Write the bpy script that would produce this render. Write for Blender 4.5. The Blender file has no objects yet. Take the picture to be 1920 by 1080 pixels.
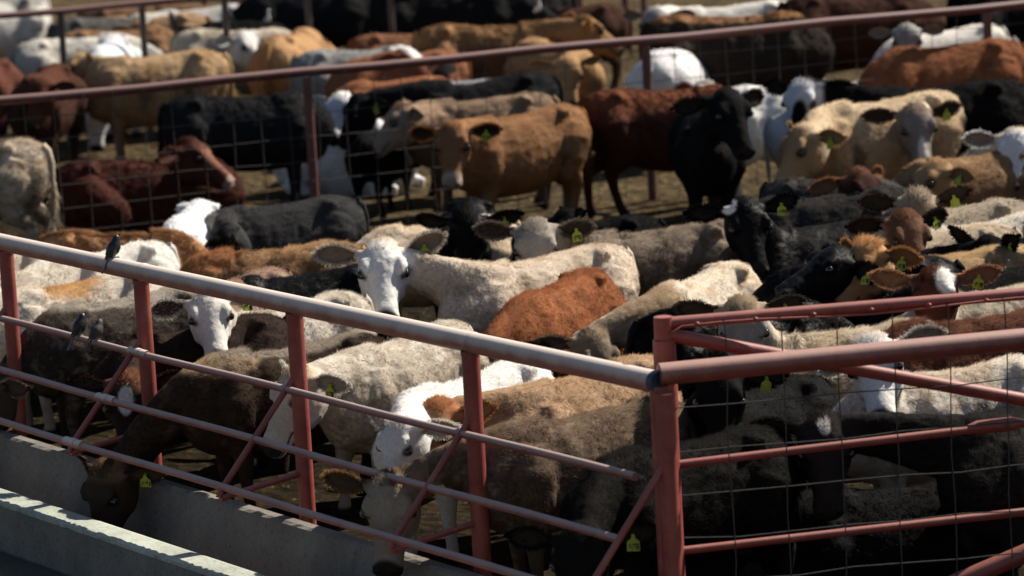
import bpy, math, random
import numpy as np
from mathutils import Vector, Matrix

# ------------------------------------------------------------------ camera, sky, sun, exposure
scene = bpy.context.scene
col = scene.collection
FPX, PITCH, ROLL, CAMH = 7000.0, math.atan(1200 / 7000), 0.055, 5.3
cF = np.array([0, math.cos(PITCH), -math.sin(PITCH)])
U0 = np.array([0, math.sin(PITCH), math.cos(PITCH)])
R0 = np.array([1.0, 0, 0])
cR = math.cos(ROLL) * R0 - math.sin(ROLL) * U0
cU = math.sin(ROLL) * R0 + math.cos(ROLL) * U0
CAM = np.array([0, 0, CAMH])
cam_data = bpy.data.cameras.new('camera')
cam = bpy.data.objects.new('camera', cam_data)
col.objects.link(cam)
M = Matrix.Identity(4)
for i in range(3):
    M[i][0], M[i][1], M[i][2], M[i][3] = cR[i], cU[i], -cF[i], CAM[i]
cam.matrix_world = M
cam_data.sensor_width = 36.0
cam_data.lens = 36.0 * FPX / 1920
cam_data.clip_start = 0.5
cam_data.clip_end = 2000
cam_data.dof.use_dof = True
cam_data.dof.focus_distance = 22.5
cam_data.dof.aperture_fstop = 2.0
scene.camera = cam

SUN_AZ, SUN_EL = 57.0, 45.0       # azimuth from +Y (view direction) towards +X
world = bpy.data.worlds.new('World'); scene.world = world; world.use_nodes = True
nt = world.node_tree
sky = nt.nodes.new('ShaderNodeTexSky'); sky.sky_type = 'NISHITA'; sky.sun_disc = False
sky.sun_elevation = math.radians(SUN_EL); sky.sun_rotation = math.radians(SUN_AZ)
nt.links.new(sky.outputs[0], nt.nodes['Background'].inputs[0])
nt.nodes['Background'].inputs[1].default_value = 0.05
sd = bpy.data.lights.new('sun', 'SUN'); sd.energy = 5.0; sd.angle = math.radians(0.5); sd.color = (1.0, 0.93, 0.82)
sun = bpy.data.objects.new('sun', sd); col.objects.link(sun)
sdir = Vector((math.sin(math.radians(SUN_AZ)) * math.cos(math.radians(SUN_EL)),
               math.cos(math.radians(SUN_AZ)) * math.cos(math.radians(SUN_EL)), math.sin(math.radians(SUN_EL))))
sun.rotation_euler = sdir.to_track_quat('Z', 'Y').to_euler()
scene.view_settings.view_transform = 'Standard'
scene.view_settings.look = 'None'
scene.view_settings.exposure = 0.75
scene.view_settings.gamma = 1.0
scene.render.engine = 'CYCLES'
scene.cycles.max_bounces = 5
scene.cycles.use_denoising = True

def ray(x, y):
    return cF + cR * (x - 960) / FPX - cU * (y - 540) / FPX
def at(x, y, z):
    d = ray(x, y); return CAM + d * (z - CAMH) / d[2]
def onplane(x, y, P, n):
    d = ray(x, y); return CAM + d * (((P - CAM) @ n) / (d @ n))
def proj(P):
    d = np.asarray(P) - CAM
    return 960 + FPX * (d @ cR) / (d @ cF), 540 - FPX * (d @ cU) / (d @ cF)

# ------------------------------------------------------------------ materials
def new_mat(name):
    m = bpy.data.materials.new(name); m.use_nodes = True
    n = m.node_tree; b = n.nodes['Principled BSDF']
    return m, n, b
def nd(n, t, **kw):
    x = n.nodes.new(t)
    for k, v in kw.items():
        if k in x.inputs.keys(): x.inputs[k].default_value = v
        else: setattr(x, k, v)
    return x
def ramp(n, fac, stops):
    r = n.nodes.new('ShaderNodeValToRGB')
    while len(r.color_ramp.elements) < len(stops): r.color_ramp.elements.new(0.5)
    for e, (p, c) in zip(r.color_ramp.elements, stops):
        e.position = p; e.color = (*c, 1) if len(c) == 3 else c
    n.links.new(fac, r.inputs[0]); return r
def mixc(n, fac, a, b, mode='MIX'):
    m = n.nodes.new('ShaderNodeMix'); m.data_type = 'RGBA'; m.blend_type = mode
    for s, v in ((0, fac), (6, a), (7, b)):
        if hasattr(v, 'is_output'): n.links.new(v, m.inputs[s])
        else: m.inputs[s].default_value = v if s == 0 else ((*v, 1) if len(v) == 3 else v)
    return m.outputs[2]

def coat_material(name, rough, spec, sheen):
    m, n, b = new_mat(name)
    a = nd(n, 'ShaderNodeAttribute', attribute_name='Col')
    tc = nd(n, 'ShaderNodeTexCoord')
    ns = nd(n, 'ShaderNodeTexNoise', Scale=55.0, Detail=4.0, Roughness=0.65)
    n.links.new(tc.outputs['Object'], ns.inputs['Vector'])
    r = ramp(n, ns.outputs[0], [(0.28, (0.80, 0.78, 0.76)), (0.7, (1.08, 1.08, 1.08))])
    c = mixc(n, 1.0, a.outputs[0], r.outputs[0], 'MULTIPLY')
    n.links.new(c, b.inputs['Base Color'])
    b.inputs['Roughness'].default_value = rough
    b.inputs['Specular IOR Level'].default_value = spec
    b.inputs['Sheen Weight'].default_value = sheen
    b.inputs['Sheen Roughness'].default_value = 0.5
    bp = nd(n, 'ShaderNodeBump', Strength=0.4, Distance=0.010)
    n.links.new(ns.outputs[0], bp.inputs['Height']); n.links.new(bp.outputs[0], b.inputs['Normal'])
    return m
COAT = coat_material('cattle_coat', 0.85, 0.05, 0.0)
COATG = coat_material('glossy_black_coat', 0.45, 0.06, 0.0)
def fur_material(name, rough, spec):
    m, n, b = new_mat(name)
    a = nd(n, 'ShaderNodeAttribute', attribute_name='Col')
    n.links.new(a.outputs[0], b.inputs['Base Color'])
    b.inputs['Roughness'].default_value = rough
    b.inputs['Specular IOR Level'].default_value = spec
    t = n.nodes.new('ShaderNodeBsdfTranslucent'); n.links.new(a.outputs[0], t.inputs[0])
    mx = n.nodes.new('ShaderNodeMixShader'); mx.inputs[0].default_value = 0.45
    n.links.new(b.outputs[0], mx.inputs[1]); n.links.new(t.outputs[0], mx.inputs[2])
    n.links.new(mx.outputs[0], n.nodes['Material Output'].inputs[0])
    return m
FUR = fur_material('cattle_hair', 0.75, 0.04)
FURG = fur_material('glossy_black_hair', 0.5, 0.05)
def plain(name, c, rough=0.5, spec=0.5):
    m, n, b = new_mat(name)
    tc = nd(n, 'ShaderNodeTexCoord')
    ns = nd(n, 'ShaderNodeTexNoise', Scale=30.0, Detail=3.0)
    n.links.new(tc.outputs['Object'], ns.inputs['Vector'])
    r = ramp(n, ns.outputs[0], [(0.3, tuple(x * 0.8 for x in c)), (0.7, tuple(min(1, x * 1.15) for x in c))])
    n.links.new(r.outputs[0], b.inputs['Base Color'])
    b.inputs['Roughness'].default_value = rough; b.inputs['Specular IOR Level'].default_value = spec
    return m
EYE = plain('wet_dark_eye', (0.008, 0.006, 0.005), 0.06, 0.7)
TAG = plain('yellow_green_tag', (0.32, 0.36, 0.035), 0.6, 0.3)
TAGR = plain('orange_red_tag', (0.75, 0.08, 0.02), 0.45)
INK = plain('black_ink', (0.012, 0.012, 0.01), 0.6)
BIRDM = plain('black_feather', (0.010, 0.010, 0.013), 0.4)
BIRDB = plain('dusky_brown_feather', (0.035, 0.028, 0.022), 0.6)
BIRDW = plain('white_feather', (0.75, 0.73, 0.68), 0.7)

def paint(name, base, dust, dustamt, rust, chips):
    """old red oxide pipe paint: dust settled on the upward side, rust mottling, chips"""
    m, n, b = new_mat(name)
    tc = nd(n, 'ShaderNodeTexCoord'); geo = nd(n, 'ShaderNodeNewGeometry')
    n1 = nd(n, 'ShaderNodeTexNoise', Scale=5.0, Detail=6.0, Roughness=0.7)
    n2 = nd(n, 'ShaderNodeTexNoise', Scale=38.0, Detail=5.0, Roughness=0.7)
    for q in (n1, n2): n.links.new(tc.outputs['Object'], q.inputs['Vector'])
    c = ramp(n, n1.outputs[0], [(0.3, tuple(x * 0.7 for x in base)), (0.55, base), (0.75, rust)]).outputs[0]
    sx = nd(n, 'ShaderNodeSeparateXYZ'); n.links.new(geo.outputs['Normal'], sx.inputs[0])
    ad = nd(n, 'ShaderNodeMath', operation='MULTIPLY_ADD'); n.links.new(n1.outputs[0], ad.inputs[0])
    ad.inputs[1].default_value = 0.9; n.links.new(sx.outputs[2], ad.inputs[2])
    mr = nd(n, 'ShaderNodeMapRange'); n.links.new(ad.outputs[0], mr.inputs[0])
    mr.inputs[1].default_value = 0.25; mr.inputs[2].default_value = 1.15; mr.inputs[3].default_value = 0.0; mr.inputs[4].default_value = dustamt
    c = mixc(n, mr.outputs[0], c, dust)
    ch = ramp(n, n2.outputs[0], [(0.66, (0, 0, 0)), (0.72, (1, 1, 1))])
    cm = nd(n, 'ShaderNodeMath', operation='MULTIPLY'); n.links.new(ch.outputs[0], cm.inputs[0]); cm.inputs[1].default_value = chips
    c = mixc(n, cm.outputs[0], c, (0.5, 0.42, 0.38))
    n.links.new(c, b.inputs['Base Color'])
    b.inputs['Roughness'].default_value = 0.55
    bp = nd(n, 'ShaderNodeBump', Strength=0.25, Distance=0.004)
    n.links.new(n2.outputs[0], bp.inputs['Height']); n.links.new(bp.outputs[0], b.inputs['Normal'])
    return m
RED = paint('red_oxide_paint', (0.24, 0.036, 0.025), (0.38, 0.19, 0.15), 0.35, (0.30, 0.09, 0.06), 0.25)
RAIL = paint('chalky_pink_pipe_paint', (0.30, 0.11, 0.085), (0.66, 0.56, 0.48), 0.95, (0.33, 0.12, 0.09), 0.6)
THIN = paint('worn_red_pipe_paint', (0.24, 0.06, 0.05), (0.40, 0.32, 0.28), 0.75, (0.22, 0.12, 0.10), 0.6)
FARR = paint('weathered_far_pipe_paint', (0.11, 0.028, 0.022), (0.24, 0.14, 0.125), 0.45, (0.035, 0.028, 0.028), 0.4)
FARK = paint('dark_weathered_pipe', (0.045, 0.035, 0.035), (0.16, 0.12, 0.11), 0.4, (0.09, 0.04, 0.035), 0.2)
WIRE = plain('dull_steel_wire', (0.06, 0.056, 0.052), 0.7, 0.3)
WIRER = plain('red_painted_wire', (0.20, 0.07, 0.06), 0.6)

def concrete(name, base, tint, amt):
    m, n, b = new_mat(name)
    tc = nd(n, 'ShaderNodeTexCoord')
    n1 = nd(n, 'ShaderNodeTexNoise', Scale=2.5, Detail=8.0, Roughness=0.65)
    n2 = nd(n, 'ShaderNodeTexNoise', Scale=40.0, Detail=6.0, Roughness=0.7)
    for q in (n1, n2): n.links.new(tc.outputs['Object'], q.inputs['Vector'])
    c = ramp(n, n1.outputs[0], [(0.25, tuple(x * 0.62 for x in base)), (0.6, base), (0.8, tint)]).outputs[0]
    d = ramp(n, n2.outputs[0], [(0.28, (0.45, 0.45, 0.45)), (0.45, (1, 1, 1)), (0.75, (1.12, 1.12, 1.12))]).outputs[0]
    c = mixc(n, amt, c, d, 'MULTIPLY')
    n.links.new(c, b.inputs['Base Color']); b.inputs['Roughness'].default_value = 0.95; b.inputs['Specular IOR Level'].default_value = 0.15
    bp = nd(n, 'ShaderNodeBump', Strength=0.5, Distance=0.01)
    n.links.new(n2.outputs[0], bp.inputs['Height']); n.links.new(bp.outputs[0], b.inputs['Normal'])
    return m
CONC = concrete('trough_concrete', (0.20, 0.18, 0.155), (0.26, 0.225, 0.19), 0.9)
LIPM = concrete('pale_green_painted_lip', (0.40, 0.42, 0.35), (0.48, 0.48, 0.42), 1.0)
APRON = concrete('dark_apron_concrete', (0.085, 0.078, 0.062), (0.11, 0.095, 0.075), 0.9)

def dirt(name, k):
    m, n, b = new_mat(name)
    tc = nd(n, 'ShaderNodeTexCoord')
    n1 = nd(n, 'ShaderNodeTexNoise', Scale=0.9, Detail=8.0, Roughness=0.6)
    n2 = nd(n, 'ShaderNodeTexNoise', Scale=6.0, Detail=8.0, Roughness=0.7)
    n3 = nd(n, 'ShaderNodeTexVoronoi', Scale=9.0); n3.inputs['Randomness'].default_value = 1.0
    mp = nd(n, 'ShaderNodeMapping'); mp.inputs['Scale'].default_value = (26, 9, 9); mp.inputs['Rotation'].default_value = (0, 0, 0.5)
    n.links.new(tc.outputs['Object'], mp.inputs[0])
    n4 = nd(n, 'ShaderNodeTexNoise', Scale=1.0, Detail=3.0); n.links.new(mp.outputs[0], n4.inputs['Vector'])
    for q in (n1, n2, n3): n.links.new(tc.outputs['Object'], q.inputs['Vector'])
    c = ramp(n, n2.outputs[0], [(0.3, (0.030, 0.021, 0.012)), (0.5, (0.078, 0.058, 0.032)), (0.72, (0.15, 0.11, 0.056))]).outputs[0]
    c2 = ramp(n, n1.outputs[0], [(0.35, (0.55, 0.52, 0.5)), (0.65, (1.15, 1.12, 1.05))]).outputs[0]
    c = mixc(n, 1.0, c, c2, 'MULTIPLY')
    s = ramp(n, n4.outputs[0], [(0.62, (0, 0, 0)), (0.70, (1, 1, 1))])
    c = mixc(n, s.outputs[0], c, (0.24, 0.18, 0.075))
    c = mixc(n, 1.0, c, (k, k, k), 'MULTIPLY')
    n.links.new(c, b.inputs['Base Color']); b.inputs['Roughness'].default_value = 1.0; b.inputs['Specular IOR Level'].default_value = 0.04
    h = nd(n, 'ShaderNodeMath', operation='MULTIPLY_ADD'); n.links.new(n2.outputs[0], h.inputs[0]); h.inputs[1].default_value = 1.0
    n.links.new(n3.outputs[0], h.inputs[2])
    bp = nd(n, 'ShaderNodeBump', Strength=1.0, Distance=0.06)
    n.links.new(h.outputs[0], bp.inputs['Height']); n.links.new(bp.outputs[0], b.inputs['Normal'])
    return m
DIRT = dirt('feedlot_dirt', 1.0)
PEN_SHADE = dirt('shade_darkened_pen_floor', 0.30)  # pen floor dirt, darkened in its colour for shade among the packed cattle

# ------------------------------------------------------------------ mesh helpers
def tag(o, label=None, cat=None, group=None, kind=None):
    if label: o['label'] = label
    if cat: o['category'] = cat
    if group: o['group'] = group
    if kind: o['kind'] = kind
    return o
def empty(name, loc, rz=0.0):
    o = bpy.data.objects.new(name, None); col.objects.link(o)
    o.location = loc; o.rotation_euler = (0, 0, rz); o.empty_display_size = 0.2
    return o
class MB:
    def __init__(s): s.v, s.f = [], []
    def loft(s, rings, cap=True):
        b = len(s.v); k = len(rings[0])
        for r in rings: s.v.extend([tuple(p) for p in r])
        for i in range(len(rings) - 1):
            for j in range(k):
                a = b + i * k + j; c = b + i * k + (j + 1) % k
                s.f.append((a, c, c + k, a + k))
        if cap:
            s.f.append(tuple(b + j for j in range(k - 1, -1, -1)))
            e = b + (len(rings) - 1) * k
            s.f.append(tuple(e + j for j in range(k)))
        return s
    def tube(s, pts, rad, k=12, ell=None, cap=True):
        pts = [np.array(p, float) for p in pts]
        if np.isscalar(rad): rad = [rad] * len(pts)
        rings = []; ref = None
        for i, p in enumerate(pts):
            t = pts[min(i + 1, len(pts) - 1)] - pts[max(i - 1, 0)]
            t /= np.linalg.norm(t) + 1e-9
            if ref is None:
                ref = np.array([0, 0, 1.0]) if abs(t[2]) < 0.9 else np.array([1.0, 0, 0])
            a = np.cross(t, ref); a /= np.linalg.norm(a) + 1e-9
            bb = np.cross(a, t); ref = bb
            ea, eb = ell or (1, 1)
            rings.append([p + rad[i] * (ea * a * math.cos(q) + eb * bb * math.sin(q)) for q in np.arange(k) * 2 * math.pi / k])
        return s.loft(rings, cap)
    def box(s, c, d, ax=None):
        ax = ax if ax is not None else np.eye(3); b = len(s.v); c = np.array(c, float)
        for k in range(8):
            sg = ((k & 1) * 2 - 1, (k >> 1 & 1) * 2 - 1, (k >> 2 & 1) * 2 - 1)
            s.v.append(tuple(c + sum(ax[i] * (sg[i] * d[i] / 2) for i in range(3))))
        s.f += [tuple(b + i for i in f) for f in ((0, 2, 3, 1), (4, 5, 7, 6), (0, 1, 5, 4), (2, 6, 7, 3), (0, 4, 6, 2), (1, 3, 7, 5))]
        return s
    def build(s, name, mat, parent=None, smooth=True, origin=None):
        me = bpy.data.meshes.new(name)
        v = np.array(s.v)
        if origin is not None: v = v - np.array(origin)
        me.from_pydata([tuple(x) for x in v], [], s.f)
        me.materials.append(mat)
        if smooth:
            me.polygons.foreach_set('use_smooth', [True] * len(me.polygons))
            me.set_sharp_from_angle(angle=0.9)
        o = bpy.data.objects.new(name, me); col.objects.link(o)
        if origin is not None and parent is None: o.location = origin
        if parent is not None: o.parent = parent
        return o
def local(parent_loc, p): return np.array(p, float) - np.array(parent_loc, float)

# ------------------------------------------------------------------ ground, trough, fences
FA = at(0, 443, 1.6); FB = at(1222, 700, 1.6)
FD = (FA - FB) / np.linalg.norm(FA - FB)          # along the front fence, away from the gate
FN = np.array([FD[1], -FD[0], 0.0])               # into the pen
if FN[1] < 0: FN = -FN
F0 = np.array([FB[0], FB[1], 0.0])
def fp(t, o, z): return F0 + FD * t - FN * o + np.array([0, 0, z])   # t along, o out towards the trough

def hsh(ix, iy, iz, seed):
    h = (ix.astype(np.int64) * 374761393 + iy.astype(np.int64) * 668265263 + iz.astype(np.int64) * 1274126177 + seed * 974711) & 0x7fffffff
    h = (h ^ (h >> 13)) * 1274126177 & 0x7fffffff
    return ((h ^ (h >> 16)) & 0xffff) / 65535.0
def vnoise(p, scale, seed=0):
    q = np.asarray(p) * scale; i = np.floor(q).astype(np.int64); f = q - i; f = f * f * (3 - 2 * f)
    r = 0
    for dx in (0, 1):
        for dy in (0, 1):
            for dz in (0, 1):
                w = (f[:, 0] if dx else 1 - f[:, 0]) * (f[:, 1] if dy else 1 - f[:, 1]) * (f[:, 2] if dz else 1 - f[:, 2])
                r = r + w * hsh(i[:, 0] + dx, i[:, 1] + dy, i[:, 2] + dz, seed)
    return r
def fbm(p, scale, seed=0):
    return (vnoise(p, scale, seed) * 0.55 + vnoise(p, scale * 2.1, seed + 7) * 0.3 + vnoise(p, scale * 4.3, seed + 13) * 0.15)

def rough_sheet(name, mat, us, vs, fn, label=None, kind='structure'):
    mb = MB(); nu = len(us)
    for v in vs:
        for u in us: mb.v.append(tuple(fn(u, v)))
    for j in range(len(vs) - 1):
        for i in range(nu - 1):
            a = j * nu + i; mb.f.append((a, a + 1, a + nu + 1, a + nu))
    o = mb.build(name, mat); tag(o, kind=kind)
    return o
rng = np.random.default_rng(4)
def ground_fn(t, o):
    P = fp(t, o, 0.0)
    if o > 0.12: P[2] = -0.16
    elif o < -0.6:
        q = np.array([[P[0], P[1], 0.0]])
        P[2] = 0.10 * (float(fbm(q, 1.1, 3)[0]) - 0.5) if abs(t) < 60 and o > -70 else 0.0
    return P
ts = np.concatenate([[-400, -150, -60], np.arange(-30, 45, 0.45), [60, 150, 400]])
os_ = np.concatenate([[400, 60, 8, 2, 0.131, 0.1, -0.3, -0.61], -np.arange(1.0, 45, 0.45), [-60, -150, -400]])
ground = rough_sheet('ground', DIRT, ts, os_, ground_fn)
ground.data.materials.append(PEN_SHADE)
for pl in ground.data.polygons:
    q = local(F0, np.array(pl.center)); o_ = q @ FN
    if 0.0 < o_ + 0.35 * math.sin(q[0] * 1.7) + 0.3 * math.sin(q[1] * 2.3) < 7.0: pl.material_index = 1  # faces near the fence take the painted shade tone
apron = rough_sheet('pavement', APRON, np.linspace(-14, 22, 30), [0.98, 3.5, 7.0], lambda t, o: fp(t, o, -0.12 - 0.004 * (o > 3)))

# concrete feed trough: cattle side wall, floor, low outer kerb with a pale painted lip
tr = empty('feed_trough', tuple(fp(5, 0.55, -0.12)))
tag(tr, 'long grey concrete feed trough with a pale green painted lip below the pipe rail', 'trough')
TO = np.array(tr.location)
def strip(name, mat, prof, jit, parent, seed, t0=-5.0, t1=15.0, step=0.05):
    """extrude a closed profile of (o, z, jitter weight) along the fence"""
    r = np.random.default_rng(seed); tsx = np.arange(t0, t1, step); rings = []
    for t in tsx:
        n_ = [((r.random() - 0.5) + 0.9 * (vnoise(np.array([[t * 3.1, i * 9.0, seed]]), 1.0, 2)[0] - .5)) * jit for i in range(len(prof))]
        rings.append([fp(t, o + n_[i] * w, z + n_[i] * w * 0.5) - TO for i, (o, z, w) in enumerate(prof)])
    mb = MB(); mb.loft(rings)
    o = mb.build(name, mat, parent, smooth=False); return o
strip('cattle_side_wall', CONC, [(0.105, -0.15, 0), (0.105, 0.285, 0.3), (0.125, 0.30, 1), (0.185, 0.30, 1), (0.205, 0.285, 1), (0.28, -0.05, 0.2), (0.30, -0.15, 0)], 0.016, tr, 1)
strip('trough_floor', CONC, [(0.29, -0.14, 0), (0.29, -0.06, 0), (0.70, -0.06, 0), (0.70, -0.14, 0)], 0.0, tr, 2, step=1.0)
strip('outer_kerb', CONC, [(0.69, -0.15, 0), (0.735, 0.165, 0), (0.93, 0.158, 0), (0.945, -0.15, 0)], 0.004, tr, 3)
strip('painted_lip', LIPM, [(0.737, 0.160, 0), (0.735, 0.183, 1), (0.765, 0.191, 1), (0.90, 0.191, 1), (0.928, 0.182, 1), (0.930, 0.160, 1)], 0.014, tr, 4, step=0.032)

# front pipe fence
POST_T = [-0.02 + 1.83 * k for k in range(0, 6)]
fence = empty('pipe_fence', tuple(fp(3.6, 0, 0)))
tag(fence, 'front red pipe fence along the feed trough with a thick chalky pink top rail', 'fence')
FO = np.array(fence.location)
def P(t, o, z): return fp(t, o, z) - FO
mb = MB()
jt = 1.86 * 1.0
for a, b in ((-0.02, 1.62), (1.62, 10.4)):
    mb.tube([P(a, 0, 1.56), P((a + b) / 2, 0, 1.56), P(b, 0, 1.56)], 0.058, 24)
for tw in (1.63, 5.3, 8.9):
    mb.tube([P(tw - .012, 0, 1.56), P(tw - .004, 0, 1.56), P(tw + .004, 0, 1.56), P(tw + .012, 0, 1.56)], [0.0585, 0.0615, 0.0615, 0.0585], 24)
mb.build('top_rail', RAIL, fence)
mb = MB(); mb.tube([P(-0.065, 0, 1.56), P(-0.023, 0, 1.56)], 0.0595, 24); mb.build('rail_end_cap', plain('dark_blue_cap', (0.02, 0.03, 0.06), 0.4), fence)
for t in (-0.10, 1.66, 3.50, 5.34, 7.18, 9.02):
    mb = MB(); mb.tube([P(t, 0, -0.1), P(t, 0, 0.8), P(t, 0, 1.51)], 0.0505, 20); mb.tube([P(t, 0, 1.488), P(t, 0, 1.512)], 0.0545, 20); mb.build('post', RED, fence)
rails = [(0.085, 1.06), (0.325, 0.80), (0.565, 0.555)]
endt = [0.07, -0.09, -0.14]
cpl = [(4.05, 4.32), (4.55, 4.75), (4.95, 5.2)]
for (o, z), te, cp in zip(rails, endt, cpl):
    mb = MB()
    q = [P(t, o, z + 0.004 * math.sin(t * 2.1)) for t in np.linspace(te, 10.4, 24)]
    mb.tube(q, 0.0225, 14)
    ob = mb.build('guard_rail', THIN, fence)
    m2 = MB()
    tm = {0: 5.28, 1: 5.30, 2: 5.32}[rails.index((o, z))]
    m2.tube([P(tm - 0.11, o, z), P(tm + 0.11, o, z)], 0.030, 14); m2.tube([P(tm - 0.03, o, z), P(tm + 0.03, o, z)], 0.033, 14)
    m2.build('coupling', RAIL, ob)
for t in (-0.10, 1.66, 3.50, 5.34, 7.18, 9.02):
    mb = MB()
    top = P(t, 0.03, 1.13); el = P(t, 0.60, 0.515)
    pts = [top, top + (el - top) * 0.5, top + (el - top) * 0.94, P(t, 0.595, 0.50), P(t, 0.585, 0.49), P(t, 0.555, 0.492), P(t, 0.52, 0.50), P(t, 0.03, 0.545)]
    mb.tube(pts, 0.0185, 12); mb.build('bracket', RED, fence)

# gate and fixed corner rail at the right
G0 = at(1240, 605, 1.8); G1 = at(1920, 550, 1.8)
GD = (G1 - G0) / np.linalg.norm(G1 - G0); GD[2] = 0; GD /= np.linalg.norm(GD)
GN = np.array([-GD[1], GD[0], 0])
def gp(s_, z, d=0.0): return np.array([G0[0], G0[1], 0]) + GD * s_ + np.array([0, 0, z]) - GN * d
gate = empty('pipe_gate', tuple(gp(1.6, 0)))
tag(gate, 'red pipe gate with a diagonal brace and square wire mesh beside the corner post', 'gate')
GO = np.array(gate.location)
def Q(s_, z, d=0.0): return gp(s_, z, d) - GO
GL = 3.3
mb = MB(); mb.tube([Q(0.01, -0.02), Q(0.01, 1.66)], 0.053, 20)
mb.tube([Q(0.01, 1.35), Q(0.01, 1.71)], 0.060, 20); mb.tube([Q(0.01, 1.66), Q(0.01, 1.83), Q(0.01, 1.832), Q(0.01, 1.79)], [0.050, 0.050, 0.044, 0.044], 20)
mb.build('hinge_post', RED, gate)
mb = MB(); mb.tube([Q(0.045, 1.795), Q(GL, 1.80)], 0.033, 16); mb.build('top_pipe', RED, gate)
mb = MB(); mb.tube([Q(0.03, 1.735), Q(1.95, 1.222), Q(GL, 0.85)], 0.036, 16); mb.build('diagonal_brace', RED, gate)
for z0, z1 in ((1.04, 1.10), (0.575, 0.62)):
    mb = MB(); mb.tube([Q(0.05, z0), Q(1.9, z1), Q(GL, z1 + 0.03)], 0.022, 14)
    if z0 > 1: mb.tube([Q(1.62, z1 - 0.005), Q(1.67, z1), Q(1.86, z1 + 0.004), Q(1.91, z1 + 0.004)], [0.022, 0.037, 0.037, 0.022], 14)
    mb.build('cross_rail', RED, gate)
mb = MB(); mb.tube([Q(1.2, 0.14), Q(1.548, 0.275), Q(1.9, 0.39), Q(2.6, 0.64)], 0.05, 16); mb.build('lower_brace', RED, gate)
mb = MB(); r = np.random.default_rng(9)
for k in range(10):
    s_ = 0.325 + 0.3 * k
    pts = [Q(s_ + 0.006 * r.standard_normal(), z, 0.04 + 0.004 * r.standard_normal()) for z in np.arange(0.03, 1.8, 0.235)] + [Q(s_, 1.80, 0.04)]
    mb.tube(pts, 0.0036, 6)
for z in (0.17, 0.405, 0.64, 0.878, 1.115, 1.348):
    pts = [Q(s_, z + 0.007 * r.standard_normal() + 0.002 * s_, 0.04) for s_ in np.arange(0.06, GL, 0.3)]
    mb.tube(pts, 0.0036, 6)
mb.build('wire_mesh', WIRE, gate)
mb = MB()
mb.tube([Q(0.03, 1.745, 0.05)] + [Q(s_, 1.775 + 0.012 * math.sin(s_ * 4.2), 0.042) for s_ in np.arange(0.1, GL, 0.2)], 0.0055, 8)
for s_ in np.arange(0.18, GL, 0.31):
    mb.tube([Q(s_ - 0.008, 1.785, 0.036), Q(s_, 1.79, 0.045), Q(s_ + 0.008, 1.785, 0.036)], 0.010, 8)
mb.build('selvage_wire', RED, gate)

cr = empty('corner_rail', tuple(at(1270, 700, 1.6) * np.array([1, 1, 0])))
tag(cr, 'thick red horizontal pipe rail behind the gate diagonal with its corner post', 'rail')
c0 = at(1236, 702, 1.60); c1 = at(1920, 636, 1.60); CO = np.array(cr.location)
cd = (c1 - c0) / np.linalg.norm(c1 - c0)
mb = MB(); mb.tube([c0 - CO, c1 + cd * 1.5 - CO], 0.058, 24); mb.build('pipe_rail', paint('red_pipe_dusty', (0.21, 0.042, 0.030), (0.42, 0.27, 0.22), 0.6, (0.32, 0.10, 0.07), 0.2), cr)
cpst = c0 + np.array([0, 0, -0.03]) - cd * 0.01
mb = MB(); mb.tube([cpst * np.array([1, 1, 0]) - CO + np.array([0, 0, -0.02]), cpst - CO + np.array([0, 0, -0.03])], 0.045, 18); mb.build('post', RED, cr)

# far mesh fences
def far_fence(label, pa, pb, z, rr, post_px, rmat, pmat, mesh=True, ext=(1.0, 4.0), hgt=None):
    a = at(*pa, z); b = at(*pb, z); d = (b - a) / np.linalg.norm(b - a)
    a = a - d * ext[0]; L = np.linalg.norm(b - a) + ext[1]
    e = empty('mesh_fence', (a[0] + d[0] * L / 2, a[1] + d[1] * L / 2, 0)); tag(e, label, 'fence', 'pipe fences across the pens'); EO = np.array(e.location)
    mb = MB(); n_ = 20
    mb.tube([a + d * (L * i / n_) - EO + np.array([0, 0, 0.008 * math.sin(i * 1.7)]) for i in range(n_ + 1)], rr, 14)
    m = MB()
    mb.build('top_rail', rmat, e)
    nn = np.array([d[1], -d[0], 0.0]); 
    if nn[1] > 0: nn = -nn
    for px in post_px:
        t = ((onplane(px, pa[1] + (pb[1] - pa[1]) * (px - pa[0]) / (pb[0] - pa[0]), a, nn)) - a) @ d
        m = MB(); q = a + d * t
        m.tube([q * np.array([1, 1, 0]) - EO + np.array([0, 0, -0.05]), q - EO + np.array([0, 0, -rr])], rr * 1.02, 14); m.build('post', pmat, e)
    if mesh:
        m = MB(); r_ = np.random.default_rng(3)
        for s_ in np.arange(0.1, L, 0.275):
            m.tube([a + d * (s_ + 0.008 * r_.standard_normal()) + nn * (rr + 0.005) - EO + np.array([0, 0, zz - z]) for zz in (0.05, 0.5, 1.0, z)], 0.0036, 5)
        for zz in np.arange(0.12, z - 0.05, 0.21):
            m.tube([a + d * s_ + nn * (rr + 0.005) - EO + np.array([0, 0, zz - z + 0.01 * r_.standard_normal()]) for s_ in np.linspace(0, L, 18)], 0.0036, 5)
        m.build('wire_mesh', WIRE, e)
    return e
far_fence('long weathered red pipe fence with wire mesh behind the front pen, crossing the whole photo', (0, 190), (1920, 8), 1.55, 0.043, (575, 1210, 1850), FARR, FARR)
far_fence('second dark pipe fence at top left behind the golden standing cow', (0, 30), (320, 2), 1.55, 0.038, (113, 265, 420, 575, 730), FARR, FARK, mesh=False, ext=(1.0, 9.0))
far_fence('farthest pipe fence at the top with only thin reddish posts in view', (0, -38), (1920, -190), 1.55, 0.04, (310, 378, 640, 975, 1080, 1165, 1200, 1620), FARR, FARR, mesh=False, ext=(1.0, 6.0))

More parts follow.
